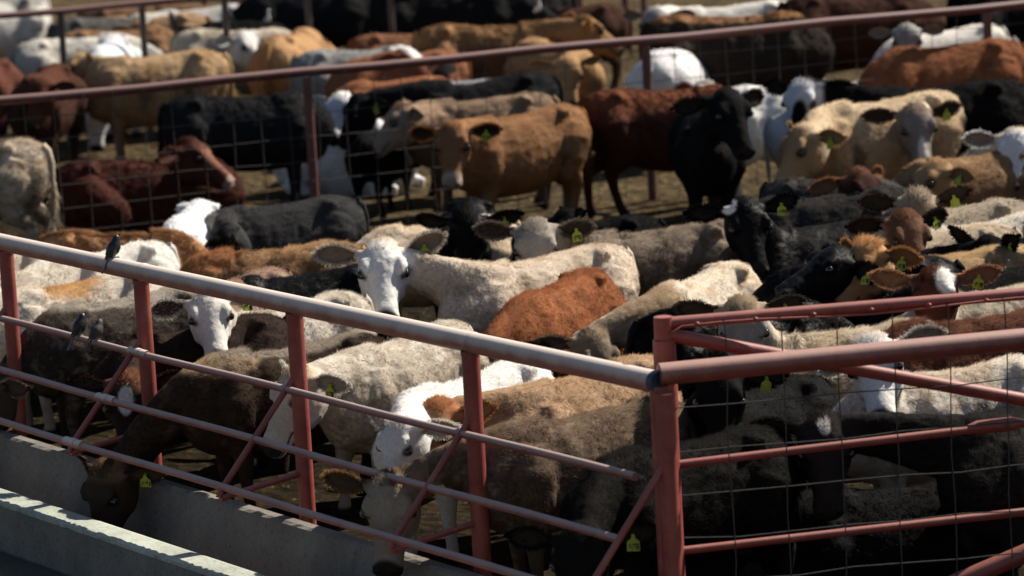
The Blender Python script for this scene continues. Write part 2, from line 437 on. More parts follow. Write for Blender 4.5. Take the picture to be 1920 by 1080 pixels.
# ------------------------------------------------------------------ cattle
def n3(v):
    v = np.asarray(v, float); return v / (np.linalg.norm(v) + 1e-12)
def sm(a, b, x):
    t = np.clip((x - a) / (b - a + 1e-12), 0, 1); return t * t * (3 - 2 * t)
BODY = [  # x, top, bottom, half width, exponent
    (-0.8, 1, 0.84, 0.055, 2), (-0.775, 1.06, 0.72, 0.132, 2.1), (-0.72, 1.115, 0.64, 0.198, 2.2), (-0.62, 1.155, 0.525, 0.2442, 2.3),
    (-0.48, 1.17, 0.495, 0.275, 2.3), (-0.32, 1.15, 0.46, 0.2772, 2.3), (-0.15, 1.13, 0.42, 0.2992, 2.25), (0.05, 1.12, 0.4, 0.3102, 2.2),
    (0.22, 1.125, 0.405, 0.2915, 2.2), (0.36, 1.14, 0.425, 0.264, 2.2), (0.46, 1.135, 0.445, 0.2442, 2.2), (0.56, 1.09, 0.475, 0.22, 2.1),
    (0.66, 1.01, 0.525, 0.1815, 2), (0.74, 0.93, 0.67, 0.121, 2), (0.775, 0.86, 0.74, 0.055, 2)]
HEAD = [(-0.07, 0.02, -0.11, 0.045), (-0.035, 0.07, -0.16, 0.090), (0.02, 0.100, -0.20, 0.118), (0.08, 0.108, -0.215, 0.132), (0.14, 0.100, -0.22, 0.136),
        (0.19, 0.085, -0.222, 0.130), (0.25, 0.064, -0.205, 0.104), (0.32, 0.046, -0.170, 0.082), (0.39, 0.032, -0.148, 0.073),
        (0.45, 0.020, -0.140, 0.077), (0.495, 0.004, -0.130, 0.080), (0.525, -0.018, -0.115, 0.070), (0.545, -0.045, -0.090, 0.038)]
ang24 = np.arange(24) * 2 * math.pi / 24
def body_ring(x, t, b, w, e, yc=0.0):
    zc = b + (t - b) * 0.46; out = []
    for q in ang24:
        c, s = math.cos(q), math.sin(q)
        y = w * math.copysign(abs(c) ** (2 / e), c)
        hz = (t - zc) if s > 0 else (zc - b)
        z = hz * math.copysign(abs(s) ** (2 / e), s)
        if s > 0: y *= 1 - 0.36 * (z / hz) ** 2
        else: y *= 1 - 0.12 * (z / hz) ** 2
        out.append((x, y + yc, zc + z))
    return out
def head_ring(x, t, b, w):
    zc = t * 0.5 + b * 0.5; h = (t - b) / 2; out = []
    for q in ang24:
        c, s = math.cos(q), math.sin(q)
        y = w * math.copysign(abs(c) ** (2 / 2.5), c); z = h * math.copysign(abs(s) ** (2 / 2.5), s)
        if s < 0: y *= 1 - 0.34 * (z / h) ** 2
        else: y *= 1 - 0.20 * (z / h) ** 2
        out.append((x, y, zc + z))
    return out

CREAM = (0.60, 0.50, 0.38); WHITE = (0.72, 0.71, 0.68); TAN = (0.34, 0.24, 0.145); GOLD = (0.40, 0.235, 0.095); ORANGE = (0.36, 0.125, 0.032)
RUST = (0.24, 0.075, 0.025); REDB = (0.12, 0.036, 0.018); DKB = (0.045, 0.028, 0.018); BLACK = (0.0045, 0.0045, 0.005); GREYT = (0.25, 0.205, 0.155)
DKG = (0.040, 0.039, 0.038); GREY = (0.30, 0.295, 0.28); CARAMEL = (0.32, 0.155, 0.055); BRNT = (0.16, 0.105, 0.065)
def coat(base, face=None, poll=None, nose=(0.02, 0.017, 0.016), ring=None, ear=None, earin=None, earrim=None, mott=None, patches=(), leg=None, flank=None, gloss=False, fl=0.030, curl=0.5, tuft=0.03, bright=None):
    return dict(base=base, face=face, poll=poll, nose=nose, ring=ring, ear=ear, earin=earin, earrim=earrim, mott=mott, patches=patches, leg=leg, flank=flank, gloss=gloss, fl=fl, curl=curl, tuft=tuft)

SPECS = []
def cow(label, px, hd, coat, at_='h', s=1.0, hp=None, hy=None, hpi=45, hr=0.0, lod=1, flag='L', num='1178', lie=False, ears=(12, 12), seed=None, neck=None, group='cattle in the front pen', far=False, flagc=None, z=0.0, hs=1.0, tail=0.0, up=None):
    if group == 'cattle in the front pen': s *= 0.93; hs *= 1.2
    else: hs *= 1.08
    SPECS.append(dict(label=label, px=px, hd=hd, coat=coat, at=at_, s=s, hp=hp, hy=hy, hpi=hpi, hr=hr, lod=lod, flag=flag, num=num, lie=lie, ears=ears, seed=seed if seed is not None else len(SPECS) * 17 + 3,
                      neck=neck, group=group, far=far, flagc=flagc, z=z, hs=hs, tail=tail, up=up))
ANCH = {'h': (-0.48, 1.17), 'm': (-0.05, 1.125), 'w': (0.42, 1.14), 'r': (-0.76, 1.06)}
VOX = {0: 0.0125, 1: 0.018, 2: 0.027}

def raw_cow(sp):
    """lay the animal out in its own frame (x forward, z up), as overlapping closed shapes to be fused"""
    s = sp['s']; hd = math.radians(sp['hd']); r = np.random.default_rng(sp['seed'])
    ax, az = ANCH[sp['at']]
    drop = 0.50 if sp['lie'] else 0.0
    az -= drop
    fwd = np.array([math.cos(hd), math.sin(hd), 0])
    if sp['px'] is not None: A = at(*sp['px'], az * s + sp['z'])
    base = A - fwd * (ax * s); base[2] = sp['z']
    left = np.array([-fwd[1], fwd[0], 0])
    W2L = lambda Pw: np.array([(Pw - base) @ fwd, (Pw - base) @ left, Pw[2] - base[2]]) / s
    sp['base'] = base
    nb = np.array([0.48, 0, 0.97 - drop]); L = 0.60
    hy = math.radians((sp['hy'] if sp['hy'] is not None else sp['hd']) - sp['hd']); hpi = math.radians(sp['hpi']); hs = sp['hs'] * 1.0
    hx = np.array([math.cos(hy) * math.cos(hpi), math.sin(hy) * math.cos(hpi), -math.sin(hpi)])
    hyv = np.array([-math.sin(hy), math.cos(hy), 0.0]); hz = np.cross(hx, hyv)
    rr = math.radians(sp['hr']); hyv, hz = hyv * math.cos(rr) + hz * math.sin(rr), hz * math.cos(rr) - hyv * math.sin(rr)
    if sp['hp'] is not None:
        C = W2L(CAM); d = W2L(CAM + ray(*sp['hp'])) - C; d /= np.linalg.norm(d)
        t0 = (nb - C) @ d; m = np.linalg.norm(C + d * t0 - nb)
        if m < L:
            q = math.sqrt(L * L - m * m); c1, c2 = C + d * (t0 - q), C + d * (t0 + q)
            pick = lambda c: (c - nb)[0] + (0 if sp['up'] is None else sp['up'] * c[2])
            T = c1 if pick(c1) > pick(c2) else c2
        else: T = C + d * t0
        sp['stretch'] = m / L; sp['nl'] = (T - nb)
    else:
        ny, npi = [math.radians(q) for q in (sp['neck'] or (0, 5))]
        T = nb + L * np.array([math.cos(ny) * math.cos(npi), math.sin(ny) * math.cos(npi), math.sin(npi)])
        sp['stretch'] = 0
    ho = T - hz * 0.085 * hs
    sp['frame'] = (ho, hx, hyv, hz, hs)
    H2B = lambda p: ho + (hx * (p[0] * 0.87) + hyv * p[1] + hz * p[2]) * hs
    mb = MB()
    wf, bf = r.uniform(.9, 1.08), r.uniform(-.035, .03)
    mb.loft([[(p[0], p[1] * wf, p[2] - drop) for p in body_ring(q[0], q[1], q[2] + (bf if abs(q[0]) < .5 else 0), q[3], q[4])] for q in BODY])
    # shoulder and haunch muscle, hip points
    for sy in (-1, 1):
        if not sp['lie']:
            j = r.normal(0, 0.035, 4)
            mb.tube([(-0.56, sy * .12, .98), (-0.52, sy * .17, .86), (-0.47, sy * .185, .68), (-0.50 + j[0] * .4, sy * .175, .54), (-0.64 + j[0], sy * .145, .42), (-0.63 + j[0] * 1.2, sy * .14, .27), (-0.60 + j[0] * 1.4, sy * .14, .12), (-0.575 + j[0] * 1.5, sy * .145, .055), (-0.56 + j[0] * 1.5, sy * .145, 0.0)],
                    [.12, .175, .160, .115, .066, .044, .043, .052, .056], 14)
            mb.tube([(.38, sy * .10, 1.0), (.41, sy * .155, .84), (.38, sy * .165, .66), (.39 + j[1] * .3, sy * .14, .52), (.41 + j[1], sy * .135, .36), (.405 + j[1], sy * .135, .24), (.40 + j[1] * 1.2, sy * .135, .115), (.415 + j[1] * 1.2, sy * .135, .05), (.43 + j[1] * 1.2, sy * .135, 0.0)],
                    [.10, .145, .13, .085, .055, .040, .041, .050, .054], 14)
        else:
            mb.tube([(-0.55, sy * .12, .48), (-0.50, sy * .2, .36), (-0.28, sy * .30, .22), (-0.22, sy * .31, .12)], [.14, .17, .14, .09], 12)
            mb.tube([(-0.22, sy * .31, .12), (-0.5, sy * .33, .07), (-0.30, sy * .36, .05), (-0.16, sy * .36, .045)], [.08, .055, .04, .045], 10)
            mb.tube([(.38, sy * .10, .5), (.40, sy * .18, .34), (.36, sy * .22, .18), (.62, sy * .24, .09), (.70, sy * .24, .07)], [.1, .135, .09, .055, .05], 12)
            mb.tube([(.70, sy * .24, .07), (.48, sy * .25, .05), (.42, sy * .25, .045)], [.05, .04, .045], 10)
    mb.tube([(-0.48, -0.175, 1.085 - drop), (-0.46, -0.08, 1.105 - drop), (-0.46, 0.08, 1.105 - drop), (-0.48, 0.175, 1.085 - drop)], 0.055, 10)
    # neck
    p0 = np.array([0.30, 0, 0.90 - drop]); p3 = H2B((0.02, 0, -0.07)); dv = p3 - p0; dl = np.linalg.norm(dv)
    p1 = p0 + np.array([0.42 * dl, 0, 0.10 * dl]); p2 = p3 - n3(n3(dv) + hx * 0.15 - hz * 0.25) * 0.30 * dl
    rings = []; N = 14
    for i in range(N + 1):
        t = i / N
        c = p0 * (1 - t) ** 3 + 3 * p1 * t * (1 - t) ** 2 + 3 * p2 * t * t * (1 - t) + p3 * t ** 3
        tg = n3(3 * (p1 - p0) * (1 - t) ** 2 + 6 * (p2 - p1) * t * (1 - t) + 3 * (p3 - p2) * t * t + 1e-6)
        upv = n3(np.array([0, 0, 1.0]) * (1 - t) + hz * t + np.array([0.001, 0, 0]))
        sd_ = np.cross(upv, tg)
        if np.linalg.norm(sd_) < 0.15: sd_ = hyv * 1.0
        sd_ = n3(sd_); uv = np.cross(tg, sd_)
        rv = 0.265 * (1 - t) + 0.135 * t - 0.03 * math.sin(math.pi * t); rl = 0.185 * (1 - t) + 0.098 * t - 0.012 * math.sin(math.pi * t)
        rings.append([c + sd_ * (rl * math.cos(q)) + uv * (rv * math.sin(q) * (1.0 if math.sin(q) > 0 else 1.08)) for q in ang24])
    mb.loft(rings)
    mb.loft([[H2B(p) for p in head_ring(*q)] for q in HEAD])
    for sy in (-1, 1):   # brow and eye socket, cheek, nostril wing
        mb.tube([H2B((0.11, sy * .086, .055)), H2B((0.17, sy * .100, .050)), H2B((0.22, sy * .088, .035))], [.034 * hs, .036 * hs, .028 * hs], 10)
        mb.tube([H2B((0.16, sy * .070, -.12)), H2B((0.25, sy * .062, -.12))], [.058 * hs, .05 * hs], 10)
        mb.tube([H2B((0.50, sy * .045, -.025)), H2B((0.53, sy * .046, -.045))], [.030 * hs, .026 * hs], 8)
        mb.tube([H2B((0.03, sy * .095, -.01)), H2B((0.0, sy * .15, -.02))], [.05 * hs, .026 * hs], 10)
    v = np.array(mb.v) * s; f = mb.f
    me = bpy.data.meshes.new('raw'); me.from_pydata([tuple(x) for x in v], [], f)
    o = bpy.data.objects.new('raw', me); col.objects.link(o)
    m = o.modifiers.new('r', 'REMESH'); m.mode = 'VOXEL'; m.voxel_size = VOX[sp['lod']] * s; m.adaptivity = 0
    m = o.modifiers.new('s', 'SMOOTH'); m.factor = 0.5; m.iterations = {0: 9, 1: 6, 2: 4}[sp['lod']]
    sp['raw'] = o; sp['drop'] = drop

def ear_mesh(H2B, sy, droop, s, lod):
    """cupped leaf shaped ear with thickness; returns verts, quads, inside mask, rim sample frames"""
    d = math.radians(droop); e1 = n3([-0.20, sy * math.cos(d), -math.sin(d)]); nn = n3([0.62, 0, 0.62]); nn = n3(nn - e1 * (nn @ e1)); e2 = np.cross(nn, e1)
    nu, nv = (14, 9) if lod < 2 else (8, 5); L = 0.24; Wd = 0.062
    root = np.array([0.005, sy * 0.125, -0.02]); V = []; Fq = []; ins = []
    for side in (0, 1):
        for i in range(nu + 1):
            u = i / nu; w = Wd * (0.36 + 0.64 * sm(0, .5, u)) * (max(0.0, 1 - max(0, (u - 0.5) / 0.5) ** 2.0)) ** 0.6 + 0.002
            for j in range(nv + 1):
                v = j / nv * 2 - 1
                cup = 0.030 * (v * v) * (1 - 0.4 * u) + 0.012 * math.sin(u * 3)
                p = root + e1 * (u * L) + e2 * (v * w * (1 - 0.12 * v * v)) + nn * (cup - side * 0.007 - 0.012 * u * u)
                V.append(p); ins.append(side == 0)
    n0 = (nu + 1) * (nv + 1)
    for side in (0, 1):
        for i in range(nu):
            for j in range(nv):
                a = side * n0 + i * (nv + 1) + j; q = (a, a + 1, a + nv + 2, a + nv + 1)
                Fq.append(q if (side == 0) == (sy > 0) else q[::-1])
    per = [(i, 0) for i in range(nu + 1)] + [(nu, j) for j in range(1, nv + 1)] + [(i, nv) for i in range(nu - 1, -1, -1)]
    rim = []
    for a, b in zip(per[:-1], per[1:]):
        ia, ib = a[0] * (nv + 1) + a[1], b[0] * (nv + 1) + b[1]
        Fq.append((ia, ib, ib + n0, ia + n0)); rim.append(ia)
    cen = root + e1 * L * 0.55
    V = np.array([H2B(p) for p in V]) * s
    return V, Fq, np.array(ins), np.array(rim), cen, e1, e2, nn

def make_blades(P_, N_, D_, C_, ln, hw, r, lift, curl):
    k = len(P_)
    t = D_ - N_ * np.sum(D_ * N_, 1)[:, None]
    t /= np.linalg.norm(t, axis=1)[:, None] + 1e-9
    b = np.cross(N_, t)
    cl = np.stack([vnoise(P_, 11.0, 5) - .5, vnoise(P_, 11.0, 9) - .5], 1) * 2 * curl * .55 + r.normal(0, .17, (k, 2))
    a = cl[:, 0] * 1.9
    t2 = t * np.cos(a)[:, None] + b * np.sin(a)[:, None]
    b2 = np.cross(N_, t2)
    lf = np.clip(lift + 0.35 * cl[:, 1] * curl + r.normal(0, .10, k), .06, 1.2)
    d = t2 * np.cos(lf)[:, None] + N_ * np.sin(lf)[:, None]
    ln = ln * (0.65 + 0.7 * r.random(k))
    root = P_ - N_ * 0.003
    V = np.empty((k, 3, 3)); w = hw * (0.7 + 0.6 * r.random(k))
    V[:, 0] = root + b2 * w[:, None]; V[:, 1] = root - b2 * w[:, None]; V[:, 2] = root + d * ln[:, None]
    nn = N_ * 0.75 + d * 0.25 + b2 * r.normal(0, .28, k)[:, None] + r.normal(0, .12, (k, 3)); nn /= np.linalg.norm(nn, axis=1)[:, None]
    NN = np.repeat(nn[:, None, :], 3, 1)
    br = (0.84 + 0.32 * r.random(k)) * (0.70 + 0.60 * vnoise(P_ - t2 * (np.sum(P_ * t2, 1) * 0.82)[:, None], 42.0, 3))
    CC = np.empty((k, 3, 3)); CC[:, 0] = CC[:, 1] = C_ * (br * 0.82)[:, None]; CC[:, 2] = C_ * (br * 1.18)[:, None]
    return V.reshape(-1, 3), NN.reshape(-1, 3), CC.reshape(-1, 3)

def build_mesh(name, V, Nn, C, quads, tris, mats, qmat, tmat):
    me = bpy.data.meshes.new(name)
    nq, ntr = len(quads), len(tris)
    me.vertices.add(len(V)); me.vertices.foreach_set('co', np.asarray(V, np.float32).ravel())
    lv = np.concatenate([quads.ravel(), tris.ravel()]).astype(np.int32)
    me.loops.add(len(lv)); me.loops.foreach_set('vertex_index', lv)
    me.polygons.add(nq + ntr)
    ls = np.concatenate([np.arange(nq) * 4, nq * 4 + np.arange(ntr) * 3]).astype(np.int32)
    me.polygons.foreach_set('loop_start', ls)
    for m in mats: me.materials.append(m)
    me.polygons.foreach_set('material_index', np.concatenate([np.full(nq, qmat), np.full(ntr, tmat)]).astype(np.int32))
    me.polygons.foreach_set('use_smooth', np.ones(nq + ntr, bool))
    ca = me.color_attributes.new('Col', 'FLOAT_COLOR', 'POINT')
    ca.data.foreach_set('color', np.concatenate([np.clip(C, 0, 1), np.ones((len(C), 1))], 1).astype(np.float32).ravel())
    me.update(calc_edges=True)
    me.normals_split_custom_set_from_vertices(Nn.tolist())
    return me

DIG = {'0': 'abcdef', '1': 'bc', '2': 'abged', '3': 'abgcd', '4': 'fgbc', '5': 'afgcd', '6': 'afgedc', '7': 'abc', '8': 'abcdefg', '9': 'gfabcd'}
def digit_boxes(txt, w, h, th):
    out = []; n_ = len(txt); step = w / n_; dw = step * 0.62
    for k, ch in enumerate(txt):
        x0 = -w / 2 + step * (k + .5)
        sg = {'a': (0, h / 2, dw, th), 'g': (0, 0, dw, th), 'd': (0, -h / 2, dw, th), 'f': (-dw / 2, h / 4, th, h / 2), 'b': (dw / 2, h / 4, th, h / 2), 'e': (-dw / 2, -h / 4, th, h / 2), 'c': (dw / 2, -h / 4, th, h / 2)}
        out += [(x0 + a, b, c + th * .5, d + th * .5) for a, b, c, d in (sg[z] for z in DIG[ch])]
    return out

def finish_cow(sp, dg):
    s = sp['s']; r = np.random.default_rng(sp['seed'] + 1); lod = sp['lod']; ct = sp['coat']; drop = sp['drop']
    em = bpy.data.meshes.new_from_object(sp['raw'].evaluated_get(dg))
    nv = len(em.vertices); V = np.empty(nv * 3, np.float32); em.vertices.foreach_get('co', V); V = V.reshape(-1, 3).astype(float)
    nq = len(em.polygons); lt = np.empty(nq, np.int32); em.polygons.foreach_get('loop_total', lt)
    lv = np.empty(len(em.loops), np.int32); em.loops.foreach_get('vertex_index', lv)
    Fq = lv.reshape(-1, 4) if (lt == 4).all() else None
    if Fq is None:
        st = np.concatenate([[0], np.cumsum(lt)[:-1]]); Fq = np.array([[lv[a], lv[a + 1], lv[a + 2], lv[a + 3] if n_ > 3 else lv[a]] for a, n_ in zip(st, lt)])
    bpy.data.meshes.remove(em)
    ho, hx, hyv, hz, hs = sp['frame']
    H2B = lambda p: ho + (hx * (p[0] * 0.87) + hyv * p[1] + hz * p[2]) * hs
    B = V / s
    def HL(Bv):
        q = Bv - ho; return np.stack([(q @ hx) / 0.87, q @ hyv, q @ hz], 1) / hs
    hl = HL(B)
    inhead = (np.abs(hl[:, 1]) < .2) & (hl[:, 2] > -.27) & (hl[:, 2] < .17) & (hl[:, 0] > -.1) & (hl[:, 0] < .62)
    ay = np.abs(hl[:, 1])
    # carve nostrils, mouth line, tear groove, and lumpy muscle on the body
    def vnorm(V, F):
        a = V[F[:, 0]]; n_ = np.cross(V[F[:, 2]] - a, V[F[:, 3]] - V[F[:, 1]])
        out = np.zeros_like(V)
        for k in range(4): np.add.at(out, F[:, k], n_)
        return out / (np.linalg.norm(out, axis=1)[:, None] + 1e-12)
    Nv = vnorm(V, Fq)
    disp = np.zeros(nv)
    if lod < 2:
        nd_ = np.sqrt((hl[:, 0] - .535) ** 2 + (ay - .046) ** 2 * 1.2 + (hl[:, 2] + .035) ** 2)
        disp -= inhead * 0.016 * (1 - sm(.008, .024, nd_))
        disp -= inhead * (hl[:, 0] > .36) * 0.006 * (1 - sm(.003, .012, np.abs(hl[:, 2] + .088 + (hl[:, 0] - .45) * .15)))
        disp -= inhead * 0.008 * (1 - sm(.01, .03, np.sqrt((hl[:, 0] - .25) ** 2 + (ay - .09) ** 2 + (hl[:, 2] - .0) ** 2)))
    low = 1 - sm(.30, .55, B[:, 2] + drop) if not sp['lie'] else np.zeros(nv)
    disp += (fbm(V, 6.0, sp['seed']) - .5) * 0.030 * (1 - low) * (~inhead)
    disp += (fbm(V, 26.0, sp['seed'] + 2) - .5) * 0.012 * (1 - low)
    if not sp['lie']:   # ribs, hip hollow, shoulder blade edge
        rib = np.sin(B[:, 0] * 55) * sm(.60, .72, B[:, 2]) * (1 - sm(.95, 1.05, B[:, 2])) * sm(-.3, -.2, B[:, 0]) * (1 - sm(.2, .3, B[:, 0]))
        disp += 0.0012 * rib * (~inhead)
        disp -= 0.018 * np.exp(-((B[:, 0] + .34) ** 2 / .006 + (B[:, 2] - 1.0) ** 2 / .006)) * (~inhead)
        disp -= 0.014 * np.exp(-((B[:, 0] - .24) ** 2 / .003 + (B[:, 2] - .92) ** 2 / .03)) * (~inhead)
    V = V + Nv * (disp * s)[:, None]; Nv = vnorm(V, Fq)
    # colours
    base = np.array(ct['base']); C = np.tile(base, (nv, 1))
    zz = B[:, 2] + drop
    def blend(C, w, c): return C * (1 - w[:, None]) + np.array(c) * w[:, None]
    if ct['flank'] is not None:
        w = 1 - sm(.86, 1.07, zz + 0.12 * (fbm(V, 5, sp['seed'] + 3) - .5)); C = blend(C, w * (~inhead), ct['flank'])
    if ct['mott'] is not None:
        mc, amt, sc = ct['mott']; q = fbm(V, sc, sp['seed'] + 5); w = sm(1 - amt - .08, 1 - amt + .12, 0.5 + (q - .5) * 1.9); C = blend(C, w * (~inhead) * .6, mc)
    if ct['leg'] is not None and not sp['lie']: C = blend(C, 1 - sm(.28, .55, zz), ct['leg'])
    for part, c0, rad, pc in ct['patches']:
        q = (B if part == 'b' else hl) - np.array(c0)
        w = 1 - sm(.8, 1.15, np.linalg.norm(q / np.array(rad), axis=1) + .35 * (fbm(V, 9, sp['seed'] + 11) - .5))
        C = blend(C, w * (inhead if part == 'h' else ~inhead | True), pc)
    if ct['face'] is not None:
        w = sm(.0, .11, hl[:, 0] + .4 * (hl[:, 2] + .03) + .07 * (fbm(V, 14, 4) - .5)) * inhead * sm(-.26, -.18, hl[:, 2]) * (1 - sm(.135, .19, ay)); C = blend(C, w, ct['face'])
    if ct['poll'] is not None:
        w = (1 - sm(.04, .12, hl[:, 0])) * sm(-.06, .03, hl[:, 2]) * inhead; C = blend(C, w, ct['poll'])
    for part, c0, rad, pc in ct['patches']:
        if part != 'h': continue
        q = hl - np.array(c0); w = 1 - sm(.8, 1.15, np.linalg.norm(q / np.array(rad), axis=1) + .35 * (fbm(V, 9, sp['seed'] + 11) - .5)); C = blend(C, w * inhead, pc)
    if ct['ring'] is not None:
        w = sm(.40, .46, hl[:, 0]) * inhead; C = blend(C, w, ct['ring'])
    w = sm(.470, .495, hl[:, 0] + .5 * (hl[:, 2] + .02) * (hl[:, 2] > -.02)) * sm(-.092, -.078, hl[:, 2]) * inhead; C = blend(C, w, ct['nose'])
    dk = np.minimum(C * 0.25, 0.03)
    w = inhead * (hl[:, 0] > .34) * (1 - sm(.004, .011, np.abs(hl[:, 2] + .088 + (hl[:, 0] - .45) * .15))); C = C * (1 - w[:, None]) + dk * w[:, None]
    w = inhead * (1 - sm(.010, .019, np.sqrt((hl[:, 0] - .537) ** 2 + (ay - .046) ** 2 + (hl[:, 2] + .035) ** 2))); C = blend(C, w, (0.004, 0.004, 0.004))
    w = inhead * (1 - sm(.030, .046, np.sqrt((hl[:, 0] - .200) ** 2 * .6 + (ay - .120) ** 2 + (hl[:, 2] - .028) ** 2))) * 0.85; C = C * (1 - w[:, None]) + dk * w[:, None]
    if not sp['lie']:
        C = blend(C, 1 - sm(.055, .085, zz), (0.02, 0.017, 0.015))
        mud_shade = (1 - sm(.3, .75, zz + .25 * (fbm(V, 7, 2) - .5))) * .55; C = C * (1 - mud_shade[:, None]) + (C * .4 + np.minimum(np.array((.02, .015, .010)), C * .5 + .001)) * mud_shade[:, None]  # lower body darkened: mud, plus painted shade around the legs
    if lod < 2:   # dusty and muddy clumps in the winter coat
        q = fbm(V, 16, sp['seed'] + 21); w = sm(.58, .72, q) * 0.22 * (~inhead); C = C * (1 - w[:, None]) + (C * .6 + np.minimum(np.array((.05, .04, .028)) * .45, C * .6 + .001)) * w[:, None]
    if lod < 2 and not sp['lie']:   # caked manure on thighs and lower flank
        for _ in range(9):
            c0 = np.array([r.uniform(-.72, .35), r.choice([-1, 1]) * r.uniform(.12, .30), r.uniform(.42, .85)]); ra = r.uniform(.05, .12)
            w = 1 - sm(.55, 1.1, np.linalg.norm((B - c0) / np.array([ra, ra * 1.3, ra * 1.6]), axis=1) + 1.1 * (fbm(V, 17, int(r.integers(1e5))) - .5))
            w = w * (~inhead) * .7; C = C * (1 - w[:, None]) + np.minimum(np.array((.060, .045, .028)), C * .5 + .002) * w[:, None]
    lum = C @ np.array([.3, .6, .1]); C = C * .86 + lum[:, None] * .14
    gr = fbm(V, 8, sp['seed'] + 31); gr = .86 + .20 * gr + .08 * (fbm(V, 30, sp['seed'] + 33) - .5); C = C * np.stack([gr, gr * (.985 + .0 * gr), gr * (.93 + .05 * gr)], 1)
    parts_V, parts_N, parts_C, quads = [V], [Nv], [C], [Fq]; off = nv
    tris = []
    # tail
    mbt = MB(); tx = sp['tail']
    pt = np.array([(-.74, 0, 1.09), (-.785, 0, 1.05), (-.815, .005 + tx * .2, .95), (-.815, .01 + tx * .6, .78), (-.80, .015 + tx, .60), (-.80, .02 + tx, .46)])
    if sp['lie']: pt = np.array([(-.74, 0, .60), (-.80, 0, .56), (-.85, .03, .40), (-.85, .08, .2), (-.82, .14, .06), (-.75, .2, .04)])
    mbt.tube(pt * s, np.array([.045, .036, .026, .020, .022, .008]) * s, 10, cap=False)
    tv = np.array(mbt.v); tf = np.array(mbt.f); tn = vnorm(tv, tf)
    parts_V.append(tv); parts_N.append(tn); parts_C.append(np.tile(base * .9, (len(tv), 1))); quads.append(tf + off); off += len(tv)
    # ears
    earc = np.array(ct['ear'] if ct['ear'] is not None else (ct['face'] if ct['face'] is not None and ct['ear'] is None else ct['base'])); earin = np.array(ct['earin'] if ct['earin'] is not None else earc * 0.55 + np.array((.02, .015, .012)))
    rimc = np.array(ct['earrim'] if ct['earrim'] is not None else earc * 1.05)
    efr = {}; fr_P, fr_N, fr_D, fr_C = [], [], [], []
    for sy, dr in ((1, sp['ears'][0]), (-1, sp['ears'][1])):
        ev, ef, ins, rim, cen, e1, e2, nn = ear_mesh(H2B, sy, dr, s, lod); ef = np.array(ef)
        en = vnorm(ev, ef); ec = np.where(ins[:, None], earin, earc); ec[rim] = rimc
        parts_V.append(ev); parts_N.append(en); parts_C.append(ec); quads.append(ef + off); off += len(ev)
        efr[sy] = (cen, e1, e2, nn)
        if lod < 2:
            cw = (H2B(cen)) * s; k = 26 if lod == 0 else 9
            for i in rim[1:]:
                for _ in range(k):
                    j = r.normal(0, .006, 3) * s; p = ev[i] + j
                    fr_P.append(p); fr_N.append(n3(np.array(hx) * .5 + hz * .5)); fr_D.append(n3(p - cw)); fr_C.append(rimc)
            nbk = ~ins; bi = np.where(nbk)[0]; k2 = 500 if lod == 0 else 150
            pick = r.choice(bi, k2)
            for i in pick:
                fr_P.append(ev[i] + r.normal(0, .006, 3) * s); fr_N.append(en[i]); fr_D.append(hx * 0 + (H2B(cen + e1) - H2B(cen))); fr_C.append(earc)
    # coat hair
    nblade = {0: 68000, 1: 18000, 2: 2600}[lod]
    T = np.concatenate([Fq[:, [0, 1, 2]], Fq[:, [0, 2, 3]]]); a, b, c = V[T[:, 0]], V[T[:, 1]], V[T[:, 2]]
    ar = np.linalg.norm(np.cross(b - a, c - a), axis=1)
    mz = zz[T[:, 0]]; wgt = ar * (0.25 + 0.75 * sm(.35, .6, mz)) if not sp['lie'] else ar
    bw = sp['base']; vdir = n3(np.array(CAM) - bw); hd = math.radians(sp['hd'])
    vl = np.array([vdir[0] * math.cos(hd) + vdir[1] * math.sin(hd), -vdir[0] * math.sin(hd) + vdir[1] * math.cos(hd), vdir[2]])
    fac = Nv[T[:, 0]] @ vl; wgt = wgt * np.where(fac < -.45, .15, 1.0)
    hT = inhead[T[:, 0]]; wgt = wgt * np.where(hT, 1.5, 1.0)
    tz = hl[T[:, 0]]; wgt = wgt * np.where(hT & (tz[:, 0] > .465) & (tz[:, 2] > -.09), .02, 1.0)
    de = np.sqrt((tz[:, 0] - .198) ** 2 + (np.abs(tz[:, 1]) - .122) ** 2 + (tz[:, 2] - .026) ** 2); wgt = wgt * np.where(hT & (de < .044), .0, 1.0)
    ti = r.choice(len(T), nblade, p=wgt / wgt.sum()); u = r.random(nblade); v_ = r.random(nblade); fl = u + v_ > 1; u[fl] = 1 - u[fl]; v_[fl] = 1 - v_[fl]
    Pp = a[ti] * (1 - u - v_)[:, None] + b[ti] * u[:, None] + c[ti] * v_[:, None]
    i0 = T[ti, 0]; Np = Nv[i0]; Cp = C[i0]; Bp = Pp / s; hlp = HL(Bp); ih = inhead[i0]
    D = np.tile(np.array([-0.75, 0, -0.65]), (nblade, 1))
    nk = (~ih) & (Bp[:, 0] > .5); nkd = n3(nb_dir(sp)); D[nk] = -nkd * .8 + np.array([0, 0, -.55])
    hd_ = np.where((hlp[:, 0] < .15)[:, None], -hx, hx) + hyv * np.sign(hlp[:, 1])[:, None] * .5; D[ih] = hd_[ih]
    LN = np.full(nblade, ct['fl']); LN *= 0.45 + 0.55 * sm(.35, .65, Bp[:, 2] + drop)
    ridge = (np.abs(Bp[:, 1]) < .06) & (Np[:, 2] > .6) & (~ih) & (Bp[:, 0] < .6); LN[ridge] *= 1.25
    LN[ih] = np.where(hlp[ih, 0] < .16, .016, .009); LN[ih & (hlp[:, 2] < -.16)] = .024
    tuft = ih & (hlp[:, 0] < .07) & (hlp[:, 2] > .03) & (np.abs(hlp[:, 1]) < .075); LN[tuft] = ct['tuft']
    lift = np.full(nblade, .19); lift[ih] = .16; lift[tuft] = .7; lift[ridge] = .45
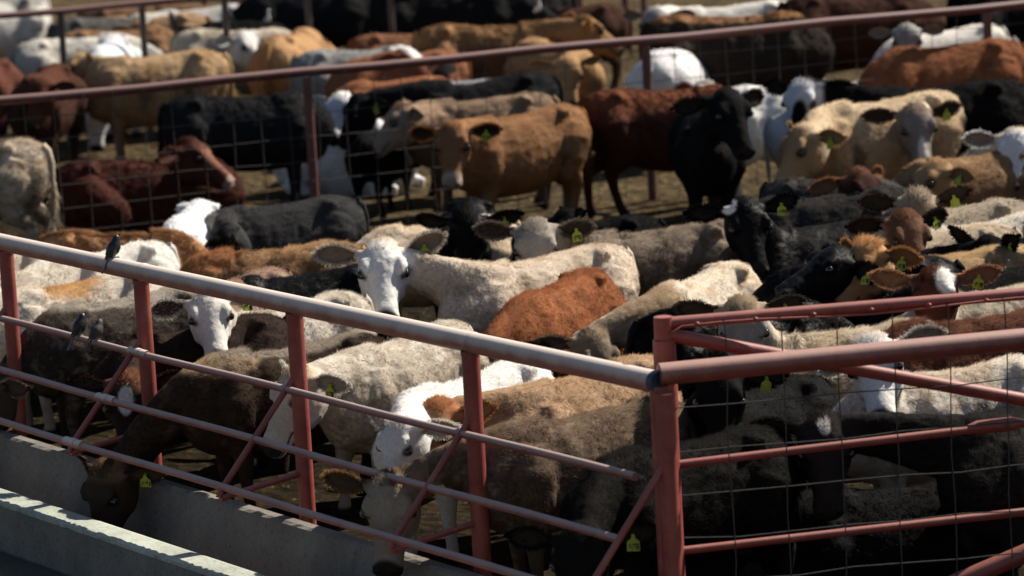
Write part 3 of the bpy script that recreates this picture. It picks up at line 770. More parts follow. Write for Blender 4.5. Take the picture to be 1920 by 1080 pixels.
    hw = {0: .0020, 1: .0040, 2: .008}[lod]
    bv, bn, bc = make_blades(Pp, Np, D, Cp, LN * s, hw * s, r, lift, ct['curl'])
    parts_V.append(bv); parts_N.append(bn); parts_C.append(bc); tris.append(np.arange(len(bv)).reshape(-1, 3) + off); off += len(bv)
    # tail switch and ear fringe
    if lod < 2:
        k = 260; q = r.random(k); p = (pt[3][None] * (1 - q)[:, None] + pt[5][None] * q[:, None]) * s + r.normal(0, .012, (k, 3)); nn = n3(np.array([1, 0, 0])); 
        rad = r.normal(0, 1, (k, 3)); rad[:, 2] = 0; rad /= np.linalg.norm(rad, axis=1)[:, None]
        bv, bn, bc = make_blades(p, rad, np.tile([0, 0, -1.0], (k, 1)), np.tile(base * .8, (k, 1)), np.full(k, .13 * s), .006 * s, r, np.full(k, .1), .2)
        parts_V.append(bv); parts_N.append(bn); parts_C.append(bc); tris.append(np.arange(len(bv)).reshape(-1, 3) + off); off += len(bv)
        bv, bn, bc = make_blades(np.array(fr_P), np.array(fr_N), np.array(fr_D), np.array(fr_C), np.full(len(fr_P), .021 * s), (.0026 if lod == 0 else .005) * s, r, np.full(len(fr_P), .15), .25)
        parts_V.append(bv); parts_N.append(bn); parts_C.append(bc); tris.append(np.arange(len(bv)).reshape(-1, 3) + off); off += len(bv)
    me = build_mesh('cow', np.concatenate(parts_V), np.concatenate(parts_N), np.concatenate(parts_C), np.concatenate(quads), np.concatenate(tris),
                    [COATG if ct['gloss'] else COAT, FURG if ct['gloss'] else FUR], 0, 1)
    o = bpy.data.objects.new('cow', me); col.objects.link(o)
    o.location = sp['base']; o.rotation_euler = (0, 0, hd)
    tag(o, sp['label'], 'cow', sp['group'])
    # eyes
    for sy in (-1, 1):
        c0 = H2B((0.198, sy * 0.118, 0.026)) * s
        mb = MB(); rr_ = 0.026 * s * hs
        mb.loft([[c0 + rr_ * (hx * math.sin(ph) * math.cos(q) + hz * math.sin(ph) * math.sin(q) + hyv * sy * math.cos(ph)) for q in np.arange(12) * math.pi / 6] for ph in np.linspace(.02, math.pi - .02, 9)])
        mb.build('eye', EYE, o)
    # ear tag with number, small round button in the other ear
    if sp['flag']:
        for sy in ((1,) if sp['flag'] == 'L' else (-1,) if sp['flag'] == 'R' else (1, -1)):
            cen, e1, e2, nn = efr[sy]
            org = H2B(cen - e1 * .01 + nn * .022); n_ = n3(hx * nn[0] + hyv * nn[1] + hz * nn[2])
            dn = np.array([0, 0, -1.0]); dn = n3(dn - n_ * (dn @ n_)); rt = np.cross(n_, dn); a_ = r.normal(0, .12); dn, rt = dn * math.cos(a_) + rt * math.sin(a_), rt * math.cos(a_) - dn * math.sin(a_)
            rt = -rt if False else rt
            outl = [(-.008, 0), (.008, 0), (.012, .018), (.036, .036), (.038, .088), (.032, .093), (-.032, .093), (-.038, .088), (-.036, .036), (-.012, .018)]
            mb = MB()
            bend = lambda x, y: n_ * (.006 + .012 * (y / .09) + .5 * x * x * 6)
            mb.loft([[(org + rt * x + dn * y + bend(x, y) + n_ * k) * s for x, y in outl] for k in (-.0015, .0015)])
            mb.tube([(org - n_ * .012 + dn * .006) * s, (org + n_ * .010 + dn * .006) * s], .011 * s, 10)
            tg = mb.build('ear_tag', sp['flagc'] or TAG, o, smooth=False)
            if lod == 0:
                mb = MB()
                for x, y, w_, h_ in digit_boxes(sp['num'], .062, .028, .0052):
                    yy = .066 - y
                    mb.box((org + rt * -x * -1 + dn * yy + bend(x, yy) + n_ * .0028) * s, (w_ * s, h_ * s, .0016 * s), (rt, dn, n_))
                mb.build('number', INK, tg, smooth=False)
    bpy.data.objects.remove(sp['raw'])
    return o
def nb_dir(sp):
    ho = sp['frame'][0]; return ho - np.array([.48, 0, .97 - sp['drop']])
def build_cows():
    for sp in SPECS: raw_cow(sp)
    dg = bpy.context.evaluated_depsgraph_get(); dg.update()
    for sp in SPECS: sp['obj'] = finish_cow(sp, dg)
    for i, sp in enumerate(SPECS):
        if sp.get('stretch', 0) > 1.05: print('STRETCH %.2f %s' % (sp['stretch'], sp['label']))
        elif sp['hp'] is not None: print('NECK', sp['label'][:30], np.round(sp['nl'], 2))

# ------------------------------------------------------------------ the animals, front to back: (pixel of an anchor on the spine, heading) and pose
NOSEP = (0.30, 0.17, 0.13)
creamy = coat(CREAM, face=WHITE, ear=(.30, .22, .15), earin=(.20, .15, .105), earrim=(.6, .52, .42), mott=(TAN, .36, 5), tuft=.04)
F = 'cattle in the front pen'
# along the trough
cow('dark taupe cow with its face through the guard rails, muzzle above the trough', (1212, 746), 206, coat(BRNT, face=(.33, .25, .175), ear=(.13, .075, .04), earin=(.075, .048, .03), earrim=(.24, .13, .06), ring=(.36, .29, .22), flank=(.10, .068, .045), mott=((.24, .18, .12), .3, 12), curl=.7, tuft=.03), hp=(728, 893), hy=256, hpi=58, lod=0, num='1177', s=.99, hs=1.03,  ears=(-14, 2), neck=None)
cow('caramel cow with orange forehead looking down behind the dark taupe cow at the rails', (1185, 668), 222, coat((.42, .27, .15), face=(.30, .17, .085), poll=(.36, .14, .045), ring=(.45, .38, .3), ear=(.33, .15, .06), mott=((.3, .17, .08), .4, 6)), hp=(815, 752), hy=228, hpi=48, lod=0, num='1044', ears=(-14, 10))
cow('white cow with grey smudge on its rump, its white head lowered behind the caramel one', (962, 674), 228, coat(WHITE, face=(.66, .65, .62), patches=(('b', (-.52, -.16, 1.04), (.09, .09, .12), (.12, .12, .12)),), ear=(.62, .58, .52), earin=(.4, .33, .27), nose=NOSEP), hp=(742, 786), hy=226, hpi=62, hs=.86, lod=0, flag=None, ears=(10, 10))
cow('cream grey cow in profile facing left, muzzle over the trough beside the third post', (825, 604), 232, coat((.56, .50, .41), face=(.50, .43, .35), poll=(.48, .36, .24), mott=((.36, .30, .22), .42, 9), flank=(.42, .35, .26), ring=(.5, .45, .38), ear=(.5, .45, .38), earrim=(.66, .62, .55), curl=.7), hp=(548, 690), hy=212, hpi=52, lod=0, num='1150', ears=(12, 14))
cow('dark brown cow bending its long neck right down into the trough at left', (650, 626), 204, coat(DKB, face=(.05, .033, .022), poll=(.16, .09, .045), ear=(.06, .036, .022), patches=(('b', (.44, 0, 1.12), (.30, .24, .13), (.30, .21, .12)), ('b', (0, 0, 1.16), (.55, .14, .09), (.26, .21, .16))), mott=((.11, .075, .045), .25, 9), curl=.8, tuft=.03), hp=(182, 876), hy=226, hpi=72, lod=0, s=1.0, num='1121', ears=(25, 20), up=-1.0)
cow('pale cow with a clean cream face looking out between two red pipe posts', (622, 548), 216, coat((.55, .50, .42), face=(.66, .63, .57), mott=((.34, .28, .2), .45, 8), ear=(.55, .50, .42), earin=(.07, .05, .042), earrim=(.64, .58, .48), ring=(.68, .64, .58), curl=.85), hp=(388, 546), hy=282, hpi=42, lod=0, hs=.94, num='1098', ears=(14, 16), hr=4)
cow('big dark grey brown cow with frosted curly back at the left under the top rail', (335, 536), 205, coat((.075, .060, .046), patches=(('b', (-.1, 0, 1.15), (.75, .17, .09), (.33, .29, .235)),), flank=(.045, .036, .028), curl=1.0, mott=((.16, .13, .10), .35, 14)), s=1.02, lod=0, neck=(0, -25), hpi=60, flag=None)
cow('reddish black cow with a white blaze standing in shade under the rails at left', (470, 588), 208, coat((.03, .018, .013), poll=(.12, .045, .02), patches=(('h', (.17, 0, .08), (.10, .045, .06), WHITE),)), hp=(236, 706), hy=268, hpi=62, up=-1.0, lod=1, flag=None, s=.98)
cow('orange patched cream cow just behind the two left pipe posts', (235, 506), 212, coat((.62, .55, .45), patches=(('b', (.02, -.12, 1.05), (.36, .30, .20), (.46, .25, .085)),), mott=((.40, .33, .24), .35, 9), curl=.8), lod=0, neck=(0, -10), hpi=50, flag=None)
cow('pale wool backed cow between the orange patched cow and the shaggy orange back at left', (160, 478), 212, coat((.60, .54, .44), mott=((.42, .35, .26), .4, 10), curl=.7), lod=1, neck=(0, -10), hpi=50, flag=None)
cow('white shouldered cow whose back shows beneath the perching bird on the top rail', (262, 452), 216, coat((.68, .66, .60), mott=((.45, .40, .33), .3, 8)), lod=1, neck=(0, -15), hpi=50, flag=None, s=.98)
cow('cream cow at the extreme left edge under the first stretch of top rail', (45, 462), 213, coat((.56, .48, .37), mott=((.40, .30, .19), .4, 8)), lod=1, neck=(0, -10), hpi=55, flag=None)
cow('shaggy orange backed cow behind the perching bird, shorter of the two orange backs', (130, 432), 352, coat((.38, .17, .06), curl=1.0, fl=.040, mott=((.46, .26, .11), .35, 10)), lod=0, neck=(0, -30), hpi=60, flag=None, s=.97)
cow('long golden brown woolly back in front of the bright white and the slate grey cows', (610, 452), 182, coat((.40, .235, .105), curl=1.1, fl=.040, mott=((.22, .11, .04), .42, 10), flank=(.17, .09, .04), patches=(('b', (.42, 0, 1.12), (.25, .25, .2), (.36, .15, .05)),)), lod=0, neck=(0, -35), hpi=60, flag=None, s=1.02)
cow('black cow half hidden under the golden brown woolly one, left of the white faced cow', (660, 496), 190, coat(BLACK, gloss=True), lod=1, neck=(0, -40), hpi=60, flag=None, s=.98)
cow('pinkish brown cow with only its peaked rump above the top rail', (492, 503), 232, coat((.27, .16, .11), curl=.5, mott=((.36, .26, .19), .3, 9)), lod=1, neck=(0, -30), hpi=60, flag=None, s=.98)
# middle of the pen
cow('cream cow with white face staring at the camera, red and green ear tags', (1110, 458), 211, creamy, hp=(716, 454), hy=272, hpi=42, lod=0, num='0878', ears=(-26, 4), hr=-2, s=1.06, hs=1.08)
cow('rust orange cow with tufted rump apex, dark head lowered behind the top rail joint', (1092, 506), 240, coat((.29, .095, .026), face=(.06, .022, .012), ear=(.07, .028, .014), mott=((.15, .045, .014), .45, 7), fl=.034), hp=(905, 648), hy=262, hpi=60, lod=0, num='1031', ears=(14, 8))
cow('fuzzy tan headed cow with cream back, nosing down towards the corner post', (1362, 492), 236, coat((.64, .56, .44), poll=(.27, .20, .13), face=(.24, .18, .12), mott=((.45, .31, .17), .42, 6), ear=(.20, .14, .10), patches=(('b', (.62, 0, 1.0), (.3, .3, .25), (.33, .23, .13)),), curl=.9), hp=(1118, 622), hy=300, hpi=62, lod=0, flag=None, ears=(-40, 10))
cow('taupe woolly cow with grey curly forehead peering over the cream back', (1332, 412), 190, coat((.26, .205, .15), face=(.36, .32, .265), poll=(.30, .265, .22), ear=(.20, .16, .12), earin=(.04, .03, .024), earrim=(.17, .13, .10), flank=(.11, .082, .06), mott=((.15, .11, .075), .4, 8), curl=1.1, tuft=.03), hp=(1002, 416), hy=268, hpi=54, lod=0, num='1065', ears=(16, 2), s=1.05)
cow('black cow with a spiky topknot standing against the curved buff back', (880, 372), 262, coat(BLACK, gloss=True, tuft=.08), hp=(872, 404), hy=262, hpi=68, lod=0, num='1140', ears=(14, 20), s=1.0)
cow('buff cow whose curved back shows behind the black topknot cow', (905, 402), 196, coat((.58, .45, .30), mott=((.66, .58, .47), .4, 7)), lod=1, neck=(0, -30), hpi=60, flag=None, s=.96)
cow('black cow resting low with one tagged ear in front of the caramel standing cow', (1180, 402), 186, coat(BLACK), hp=(1058, 392), hy=200, hpi=40, lod=1, ears=(-25, 10), s=.9, num='1029')
cow('slate grey cow with a humped dark back beside the white rump', (612, 366), 196, coat((.035, .035, .036), patches=(('b', (.66, 0, 1.02), (.2, .25, .16), (.26, .25, .22)),), face=BLACK), hp=(428, 424), hy=178, hpi=30, lod=1, flag=None, s=1.0, ears=(0, 0))
cow('bright white cow seen from the rump, beside the slate grey hump', (372, 376), 262, coat((.74, .75, .76)), lod=1, neck=(0, -30), hpi=60, flag=None, s=1.0)
cow('cream shaggy cow cut by the left edge of the photo, standing behind the top rail', (22, 260), 172, coat((.56, .46, .34), mott=((.40, .29, .18), .35, 8), fl=.040, curl=.9), lod=0, neck=(0, 0), flag=None, s=1.12)
# right of the pen, behind the gate
cow('glossy black cow standing behind the corner post with its long back above the gate', (1262, 578), 24, coat(BLACK, gloss=True), lod=0, neck=(0, -15), hpi=50, flag=None, s=1.02)
cow('grey faced cow with tan topknot under the gate top pipe', (1690, 600), 188, coat((.56, .47, .35), face=(.27, .25, .225), poll=(.33, .25, .16), ear=(.05, .04, .03), mott=((.34, .24, .13), .5, 6), curl=1.1, fl=.040), hp=(1392, 566), hy=272, hpi=64, lod=0, num='1109', ears=(14, 10), s=.98)
cow('white faced cow with large drooping ears looking through the gate mesh', (1905, 668), 192, coat((.62, .56, .47), face=(.68, .67, .65), ear=(.30, .20, .13), earin=(.25, .19, .14), earrim=(.6, .55, .48), mott=((.45, .33, .2), .35, 6)), hp=(1632, 630), hy=268, hpi=42, lod=0, flag=None, ears=(4, 42), hr=12, hs=1.0)
cow('woolly reddish brown cow stretched level just under the gate top pipe at right', (1935, 580), 186, coat((.15, .055, .028), curl=1.0, fl=.040, mott=((.08, .028, .014), .4, 9)), lod=0, neck=(0, -25), hpi=60, flag=None, s=1.0)
cow('mahogany headed cow with white forehead and pale ear just over the gate top pipe', (1985, 520), 192, coat((.56, .46, .33), face=(.10, .030, .016), poll=(.10, .03, .016), ear=(.34, .17, .10), patches=(('h', (.05, .07, .08), (.10, .07, .08), WHITE), ('b', (0, 0, 1.1), (.9, .4, .4), (.5, .42, .31))), curl=.8), hp=(1752, 510), hy=262, hpi=62, lod=0, num='1019', ears=(0, 6), s=1.0)
cow('charcoal cow with rounded dark back behind the wire mesh at the right edge', (2015, 722), 226, coat((.016, .015, .014), face=(.024, .020, .018), patches=(('h', (.07, 0, .12), (.05, .03, .05), (.5, .48, .45)),), tuft=.03, fl=.036), hp=(1545, 782), hy=268, hpi=54, lod=0, num='1221', ears=(16, 12), s=1.0)
cow('black cow low behind the guard rails by the corner post, yellow tag at bottom', (1395, 800), 208, coat((.010, .009, .008), fl=.036), hp=(1085, 990), hy=262, hpi=52, lod=0, num='1103', ears=(4, 10), s=.98, up=-1.0)
cow('black cow lying in deep shade low behind the bottom rails of the gate', (1690, 915), 188, coat((.006, .006, .006), fl=.036), at_='m', lod=1, lie=True, neck=(5, 10), hpi=40, flag=None, s=1.05)
cow('black cow squeezed behind the thick red rail near the hinge post, tag showing', (1490, 702), 222, coat((.007, .007, .007)), hp=(1348, 692), hy=262, hpi=55, lod=1, num='1184', ears=(20, 20), s=.94)
# crowd at the right
cow('black cow with white spot over one ear and bright tag, facing right of camera', (1655, 402), 190, coat((.016, .015, .015), face=BLACK, gloss=True, patches=(('h', (.03, -.13, .05), (.05, .08, .05), WHITE),), ear=BLACK, earin=(.012, .010, .010)), hp=(1400, 375), hy=284, hpi=52, lod=0, num='1187', ears=(-2, 14), s=1.02)
cow('black cow resting its muzzle to the left over the glossy long black back', (1720, 478), 182, coat(BLACK, gloss=True, tuft=.02), hp=(1578, 462), hy=204, hpi=14, lod=0, num='1166', ears=(14, 10), hr=-4, s=1.02)
cow('cow with a ginger topknot and ginger ear behind the resting black head', (1860, 462), 190, coat((.44, .29, .13), face=(.38, .19, .07), poll=(.46, .23, .08), ear=(.38, .18, .07), earin=(.2, .09, .04), curl=1.2, tuft=.07), hp=(1622, 452), hy=215, hpi=40, lod=0, num='1018', ears=(10, 10), s=1.0)
cow('brown faced cow with dark round ears just below a frizzy grey head', (1840, 420), 195, coat((.50, .40, .28), face=(.15, .075, .042), ear=(.03, .02, .016), earin=(.022, .017, .014), poll=(.14, .06, .03)), hp=(1700, 398), hy=292, hpi=50, lod=0, num='1070', ears=(12, 12), s=.98)
cow('frizzy grey headed cow with wide dark ears above the brown faced one', (1870, 372), 195, coat((.34, .28, .2), face=(.20, .135, .085), poll=(.30, .24, .17), ear=(.04, .026, .02), curl=1.3, tuft=.05), hp=(1722, 362), hy=276, hpi=58, lod=1, num='1052', ears=(-2, 8), s=1.0)
cow('dark mahogany cow with low tan ear, face turned right behind the slate grey back', (1490, 332), 330, coat((.05, .045, .042), face=(.045, .018, .012), poll=(.12, .045, .025), ear=(.22, .10, .045)), hp=(1610, 315), hy=310, hpi=40, lod=1, num='1045', flag=None, ears=(10, 20), s=.98)
cow('slate grey backed cow lying across between the mahogany head and the spotted black head', (1650, 348), 184, coat((.030, .028, .027)), lod=1, neck=(0, -30), hpi=60, flag=None, s=1.0)
cow('pale cream cow with a long straight back at the right edge', (1925, 398), 200, coat((.58, .53, .44), mott=((.42, .26, .14), .3, 5)), lod=1, neck=(0, -15), hpi=55, flag=None, s=1.0)
cow('black eared cow lowered between the pale cream back and the buff back at right', (1950, 440), 192, coat(BLACK), hp=(1845, 448), hy=215, hpi=55, lod=1, num='1033', ears=(-35, -30), s=.97)
cow('buff golden cow with a smooth level back above the gate at the right edge', (1905, 458), 194, coat((.44, .285, .14), fl=.024), lod=1, neck=(0, -25), hpi=60, flag=None, s=1.0)
cow('black cow whose thin strip of back shows under the buff golden one', (1950, 492), 194, coat(BLACK), lod=1, neck=(0, -25), hpi=60, flag=None, s=1.0)
cow('golden brown cow turned left with a tag in its ear, below the cream pair', (1905, 275), 196, coat((.32, .19, .085), mott=((.22, .115, .05), .35, 6), flank=(.16, .09, .042)), hp=(1755, 300), hy=200, hpi=35, lod=1, num='1082', ears=(10, 10), s=1.0)
cow('white faced cow with pricked pale ear cut by the right edge', (2050, 235), 190, coat((.5, .42, .3), face=(.62, .63, .66), ear=(.58, .57, .56), earin=(.2, .16, .13)), hp=(1905, 243), hy=262, hpi=48, lod=1, flag=None, ears=(5, 8), s=1.05)
cow('large cream tan cow turned left, its head low beside the standing black cow', (1742, 170), 197, coat((.56, .43, .27), face=(.40, .25, .12), mott=((.42, .28, .14), .4, 5), flank=(.40, .27, .145)), hp=(1500, 235), hy=206, hpi=50, lod=1, num='1034', ears=(8, 10), s=1.15)
cow('grey faced cow with white nose and two dark ears in front of a cream back', (1915, 168), 196, coat((.60, .48, .33), face=(.20, .175, .155), poll=(.22, .16, .12), ear=(.10, .06, .04), earin=(.035, .025, .02), patches=(('h', (.40, 0, 0), (.16, .04, .1), (.62, .56, .5)),)), hp=(1718, 198), hy=280, hpi=55, lod=1, num='1023', ears=(4, 14), s=1.08)
# standing at the far fence
cow('caramel standing cow facing the camera in the middle, pale muzzle and tagged ear', (1042, 196), 214, coat((.27, .13, .048), face=(.22, .10, .04), ring=(.42, .33, .25), ear=(.18, .075, .03), earin=(.035, .02, .014), patches=(('h', (.5, 0, -.05), (.05, .1, .09), (.36, .27, .21)),), nose=(.30, .22, .18), mott=((.2, .085, .028), .35, 6), fl=.024), hp=(846, 232), hy=262, hpi=56, lod=0, num='1012', ears=(22, 26), s=1.06)
cow('greyish tan cow in profile facing left behind the caramel standing cow', (985, 172), 184, coat((.27, .18, .11), face=(.24, .19, .15), flank=(.15, .095, .055), patches=(('h', (.05, 0, .09), (.06, .1, .05), (.22, .12, .06)),), ear=(.28, .2, .13)), hp=(752, 192), hy=190, hpi=40, lod=1, flag=None, ears=(8, 0), s=1.03)
cow('dark red cow standing side on between the caramel and the tall black cow', (1152, 165), 3, coat((.17, .05, .018), flank=(.06, .02, .012), poll=(.55, .5, .45)), hp=(1325, 152), hy=20, hpi=40, lod=1, flag=None, s=1.12)
cow('tall jet black cow standing head on with its head turned to the right', (1322, 180), 268, coat((.007, .007, .007)), hp=(1366, 168), hy=296, hpi=48, lod=1, flag=None, s=1.14, ears=(20, 25))
B_ = 'cattle beyond the mesh fence'
def far(*a, **k):
    k.setdefault('lod', 2); k.setdefault('group', B_); cow(*a, **k)
far('black cow with white split face and black ears in front of the rust cow', (1860, 146), 184, coat(BLACK, face=(.55, .57, .62), ear=BLACK, patches=(('h', (.30, .03, 0), (.13, .06, .16), BLACK),)), hp=(1502, 150), hy=240, hpi=52, lod=1, ears=(8, 12), s=1.12)
far('white cow lying near the tall black cow, long pale back to the right', (1400, 158), 2, coat((.68, .67, .62)), neck=(0, -25), flag=None, s=1.0)
far('white cow standing just under the split faced head', (1500, 205), 350, coat((.66, .65, .62)), neck=(0, -35), hpi=60, flag=None, s=.95)
far('white cow seen from behind the fence post right of centre', (1235, 92), 70, coat((.66, .66, .66)), neck=(0, -20), flag=None, s=1.03)
far('black cow with a long level back and tagged head facing left behind the tan profile', (985, 134), 187, coat((.011, .011, .013), patches=(('b', (.1, 0, 1.12), (.22, .09, .05), (.3, .3, .32)),)), hp=(665, 178), hy=205, hpi=55, lod=1, s=1.02, num='1081')
far('white cow lying down with its face up behind the left fence post', (560, 225), 330, coat((.70, .71, .74), poll=WHITE), lie=True, hp=(640, 172), hy=250, hpi=40, flag=None, s=1.08)
far('black cow standing under the fence rail with head and neck lowered to the right', (365, 178), 4, coat((.016, .016, .017)), hp=(535, 185), hy=340, hpi=62, flag=None, s=1.05, lod=1)
far('small black cow with thin legs turned away, left of the greyish tan profile', (690, 248), 68, coat(BLACK), neck=(10, -5), flag=None, s=.72)
far('red brown cow lying on the ground behind the wire mesh at left', (165, 297), 8, coat((.062, .017, .010), face=(.07, .022, .013), patches=(('h', (.3, 0, .05), (.3, .08, .05), (.22, .09, .06)),), nose=(.30, .2, .16)), lie=True, hp=(352, 258), hy=345, hpi=32, flag=None, up=1.5, s=1.16, lod=1, ears=(14, 14))
far('golden cow side on behind the rail at left with black animals below it', (370, 92), 186, coat((.46, .30, .145), face=(.38, .24, .11), mott=((.30, .17, .06), .4, 5), flank=(.30, .18, .08)), hp=(150, 100), hy=196, hpi=30, lod=1, num='1055', s=1.04, ears=(-20, 10))
far('mahogany cow standing end on at left beneath the golden head', (100, 118), 262, coat((.085, .028, .013), flank=(.05, .02, .012)), hp=(72, 150), hy=230, hpi=55, flag=None, s=1.02)
far('red cow cut by the left edge beside the mahogany one', (-8, 110), 250, coat((.11, .035, .02)), hp=(0, 160), hy=265, hpi=55, flag=None, s=1.0)
far('orange cow standing with its rump to the camera and tail hanging', (518, 66), 74, coat((.42, .23, .09), leg=(.45, .30, .16), fl=.02), hp=(610, 80), hy=350, hpi=40, s=1.05, lod=1, flag=None, ears=(0, 10))
far('caramel cow with a long level back looking away, ear raised at its right end', (835, 44), 356, coat((.30, .155, .055), face=(.30, .16, .06), flank=(.17, .085, .032)), hp=(1095, 30), hy=15, hpi=30, s=1.12, lod=1, flag=None, ears=(-15, -15))
far('tan cow hanging its head low beneath the rail in front of the long caramel cow', (1000, 70), 300, coat((.34, .19, .075)), hp=(1065, 110), hy=280, hpi=65, flag=None, s=1.0)
far('dark brown cow with tan back and white blaze head hanging at its right end', (1275, 26), 356, coat((.035, .026, .018), patches=(('b', (0, 0, 1.18), (1.0, .25, .10), (.30, .14, .05)),), face=(.62, .60, .57)), hp=(1515, 62), hy=330, hpi=62, flag=None, s=1.25, lod=1)
far('grey faced white cow looking out over the tan backed one near the top edge', (1445, -2), 186, coat((.62, .60, .54), face=(.25, .25, .25), ear=(.2, .19, .17)), hp=(1228, 14), hy=250, hpi=45, flag=None, s=1.1)
far('rust cow side on at upper right with pale tail', (1862, 72), 186, coat((.25, .085, .028), mott=((.18, .06, .022), .3, 5)), neck=(0, -35), hpi=60, flag=None, s=1.08, lod=1)
far('grey cow facing the camera over the rust back', (1850, 62), 190, coat((.33, .32, .30), face=(.24, .235, .225), ear=(.3, .24, .2)), hp=(1700, 45), hy=265, hpi=45, flag=None, s=1.0)
far('dark chestnut cow below the top edge right of the white blaze', (1520, -12), 6, coat((.05, .018, .010)), neck=(0, -30), flag=None, s=1.15)
far('black cow in the upper right corner above the rail', (1840, -25), 8, coat(BLACK), neck=(0, -10), flag=None, s=1.15)
far('white cow glimpsed between the upper right black cow and the rust back', (1835, 44), 200, coat((.66, .62, .55)), neck=(0, -30), flag=None, s=.98)
far('black cow at top centre left of the caramel long back', (760, -30), 350, coat((.011, .011, .012)), neck=(0, -20), flag=None, s=1.25)
far('second black cow at top centre above the caramel long back', (1010, -40), 184, coat((.012, .012, .013)), neck=(0, -20), flag=None, s=1.2)
far('black cow at the top left of centre above the orange rump', (650, -32), 180, coat((.012, .012, .013)), neck=(0, -30), flag=None, s=1.15)
far('orange cow high at the top edge with pale legs above the white egret', (470, -42), 6, coat((.33, .17, .06), leg=(.42, .27, .13)), hp=(535, -5), hy=320, hpi=60, flag=None, s=1.1)
far('white faced grey cow beyond the post left of the long caramel back', (600, 92), 8, coat((.25, .25, .24), face=(.55, .56, .58), patches=(('b', (.4, 0, 1.12), (.12, .3, .12), WHITE),)), hp=(722, 95), hy=300, hpi=55, flag=None, s=.98)
far('rusty cow with white streaked face lying near the long caramel rump', (820, 92), 190, coat((.23, .085, .035), face=(.2, .07, .03), patches=(('h', (.1, 0, .1), (.2, .08, .08), WHITE),)), hp=(760, 88), hy=330, hpi=35, flag=None, s=.98)
far('orange brown cow lying under the rail left of the long black back', (800, 140), 185, coat((.27, .10, .035)), neck=(0, -40), hpi=60, flag=None, s=.86)
far('white headed grey cow facing right behind the golden rump', (372, 52), 352, coat((.42, .36, .27), face=(.62, .61, .58), flank=(.2, .19, .17)), hp=(455, 58), hy=330, hpi=45, flag=None, s=1.02)
far('black cow with pointed shoulders between the golden rump and the white head', (372, 50), 20, coat(BLACK), hp=(398, 44), hy=300, hpi=60, flag=None, s=1.0)
far('tan brown cow facing right with ear towards the black fence post at top left', (150, 55), 10, coat((.24, .12, .05), face=(.28, .15, .065)), hp=(262, 40), hy=320, hpi=45, flag=None, s=1.0)
far('dark grey cow with white head spot behind the tan brown one', (140, 32), 14, coat((.10, .095, .085), patches=(('b', (.45, 0, 1.1), (.25, .25, .2), (.6, .56, .46)),)), neck=(0, 5), flag=None, s=1.0)
far('white cow with black patches at the top left corner', (40, -10), 210, coat((.62, .60, .54), mott=((.03, .03, .03), .42, 2.2)), neck=(0, 0), flag=None, s=1.1)
far('grey and white cow below the dark rail at top left', (70, 72), 30, coat((.34, .33, .30), mott=((.62, .58, .50), .45, 3), flank=(.10, .10, .10)), neck=(0, -10), flag=None, s=1.05)
far('pale cow with a rounded white head top showing over the golden back', (214, 66), 265, coat((.60, .63, .66)), neck=(0, -40), hpi=70, flag=None, s=1.02)
far('slim tan cow standing side on far off behind the second dark fence post', (345, 22), 178, coat((.36, .22, .11)), neck=(0, 10), hpi=25, flag=None, s=.98)
far('slim brown cow with thin legs standing far off at top left behind the fence', (190, 12), 4, coat((.17, .09, .045)), neck=(0, 10), hpi=25, flag=None, s=.98)
far('pale grey cow standing far off behind the thin red posts near the top edge', (430, 6), 195, coat((.42, .41, .39)), neck=(0, 0), hpi=35, flag=None, s=.95)
far('dark bay cow far off beside the top fence posts right of the caramel one', (1130, 4), 178, coat((.07, .03, .018)), neck=(0, 5), hpi=30, flag=None, s=.95)
far('reddish cow low between the grey white faced one and the caramel rump', (700, 62), 12, coat((.20, .08, .035)), neck=(0, 5), hpi=35, flag=None, s=.9)
far('white faced brown cow far off between the chestnut and the upper right black cow', (1640, 12), 185, coat((.16, .07, .035), face=(.6, .58, .54)), hp=(1590, 20), hy=250, hpi=40, flag=None, s=.95)
build_cows()

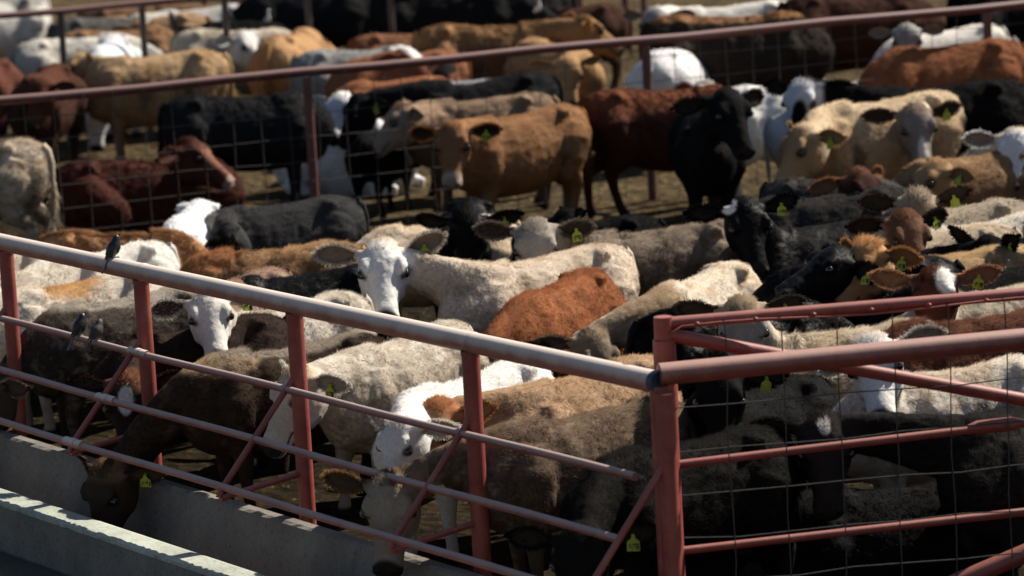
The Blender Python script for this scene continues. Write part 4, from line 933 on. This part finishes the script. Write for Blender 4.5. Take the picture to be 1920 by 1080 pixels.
# ------------------------------------------------------------------ birds
def bird(label, foot, hd, s, mat, group, upright=0.9, egret=False, tail=1.0):
    e = empty('bird', foot, math.radians(hd)); tag(e, label, 'bird', group)
    c, q = math.cos(upright), math.sin(upright)
    ax = np.array([c, 0, q]); up = np.array([-q, 0, c])
    A_ = lambda x, z: (ax * x + up * z + np.array([-0.008, 0, 0.062])) * s
    mb = MB()
    if not egret:
        mb.tube([A_(-.075, 0), A_(-.06, .002), A_(-.03, 0), A_(.0, -.003), (A_(.03, 0)), A_(.055, .006), A_(.072, .014), A_(.088, .018), A_(.100, .014), A_(.108, .01)], [.004, .020, .034, .043, .042, .032, .025, .024, .018, .004], 14, ell=(.85, 1.0))
        mb.tube([A_(.098, .012), A_(.118, .012), A_(.135, .009)], [.007, .0045, .001], 8)
        b = mb.build('body', mat, e)
        mb = MB(); mb.loft([[A_(-.06 - .13 * tail * t, -.004 - .02 * t) + np.array([0, sy * (.010 + .010 * t) * s, 0]) + up * zz * s for sy, zz in ((-1, -.002), (1, -.002), (1, .002), (-1, .002))] for t in (0, .4, .8, 1.0)]); mb.build('tail', mat, e, smooth=False)
        for sy in (-1, 1):
            mb = MB(); mb.loft([[A_(x, z + .004) + np.array([0, sy * (y + th) * s, 0]) for x, z, y in pts] for pts, th in (([(.045, .0, .032), (.02, .026, .032), (-.10, .004, .010), (-.03, -.018, .036)], 0.0), ([(.045, .0, .032), (.02, .026, .032), (-.10, .004, .010), (-.03, -.018, .036)], .006))]); mb.build('wing', mat, e)
            mb = MB(); mb.tube([np.array([0.0, sy * .012, .045]) * s, np.array([.008, sy * .014, .02]) * s, np.array([0, sy * .014, .003]) * s], .0028 * s, 6)
            for a in (-.5, 0, .5): mb.tube([np.array([0, sy * .014, .003]) * s, np.array([.026, sy * .014 + .014 * a, .001]) * s], .002 * s, 5)
            mb.tube([np.array([0, sy * .014, .003]) * s, np.array([-.014, sy * .014, .001]) * s], .002 * s, 5); mb.build('leg', mat, e)
    else:
        mb.tube([np.array(p) * s for p in ((-.16, 0, .20), (-.1, 0, .23), (0, 0, .28), (.06, 0, .33), (.07, 0, .40), (.055, 0, .46), (.075, 0, .50), (.10, 0, .505), (.12, 0, .50))], np.array([.01, .04, .065, .045, .025, .022, .027, .022, .008]) * s, 12)
        mb.build('body', mat, e)
        mb = MB(); mb.tube([np.array((.105, 0, .503)) * s, np.array((.19, 0, .49)) * s], np.array([.01, .002]) * s, 8); mb.build('beak', TAG, e)
        for sy in (-1, 1): mb = MB(); mb.tube([np.array((-.01, sy * .025, .26)) * s, np.array((.01, sy * .025, .13)) * s, np.array((-.005, sy * .025, 0)) * s], .007 * s, 6); mb.build('leg', INK, e)
    return e
def rail_pt(px, o, z):
    P_ = F0 - FN * o + np.array([0, 0, z]); lo, hi = -1.0, 11.0
    for _ in range(40):
        m = (lo + hi) / 2
        if proj(fp(m, o, z))[0] > px: lo = m
        else: hi = m
    return fp(m, o, z)
bird('black bird perched on the thick pink top rail', tuple(rail_pt(214, 0, 1.617)), 20, .88, BIRDM, None, .95)
bird('black bird perched on the thin guard rail above the dark cow', tuple(rail_pt(150, .085, 1.082)), 30, .86, BIRDM, None, .9)
bird('brownish bird perched close beside the black one on the thin guard rail', tuple(rail_pt(182, .085, 1.082)), 40, .8, BIRDB, None, 0.8)
for lab, px, zz, eg in (('tall white egret standing behind the orange rump at the top', (503, 62), 0.9, 1), ('white egret standing on the long caramel back', (1010, 42), 1.16, 1)):
    bird(lab, tuple(at(px[0], px[1], zz)), 300, .55, BIRDW, 'white egrets', egret=True)
for lab, px, zz in (('small dark bird on the pale back left of the black shoulders', (326, 56), 1.15), ('small dark bird standing above the white head at the top', (432, 50), 1.15)):
    bird(lab, tuple(at(px[0], px[1], zz)), 200, 1.3, BIRDM, 'dark birds among the far cattle', 1.1)
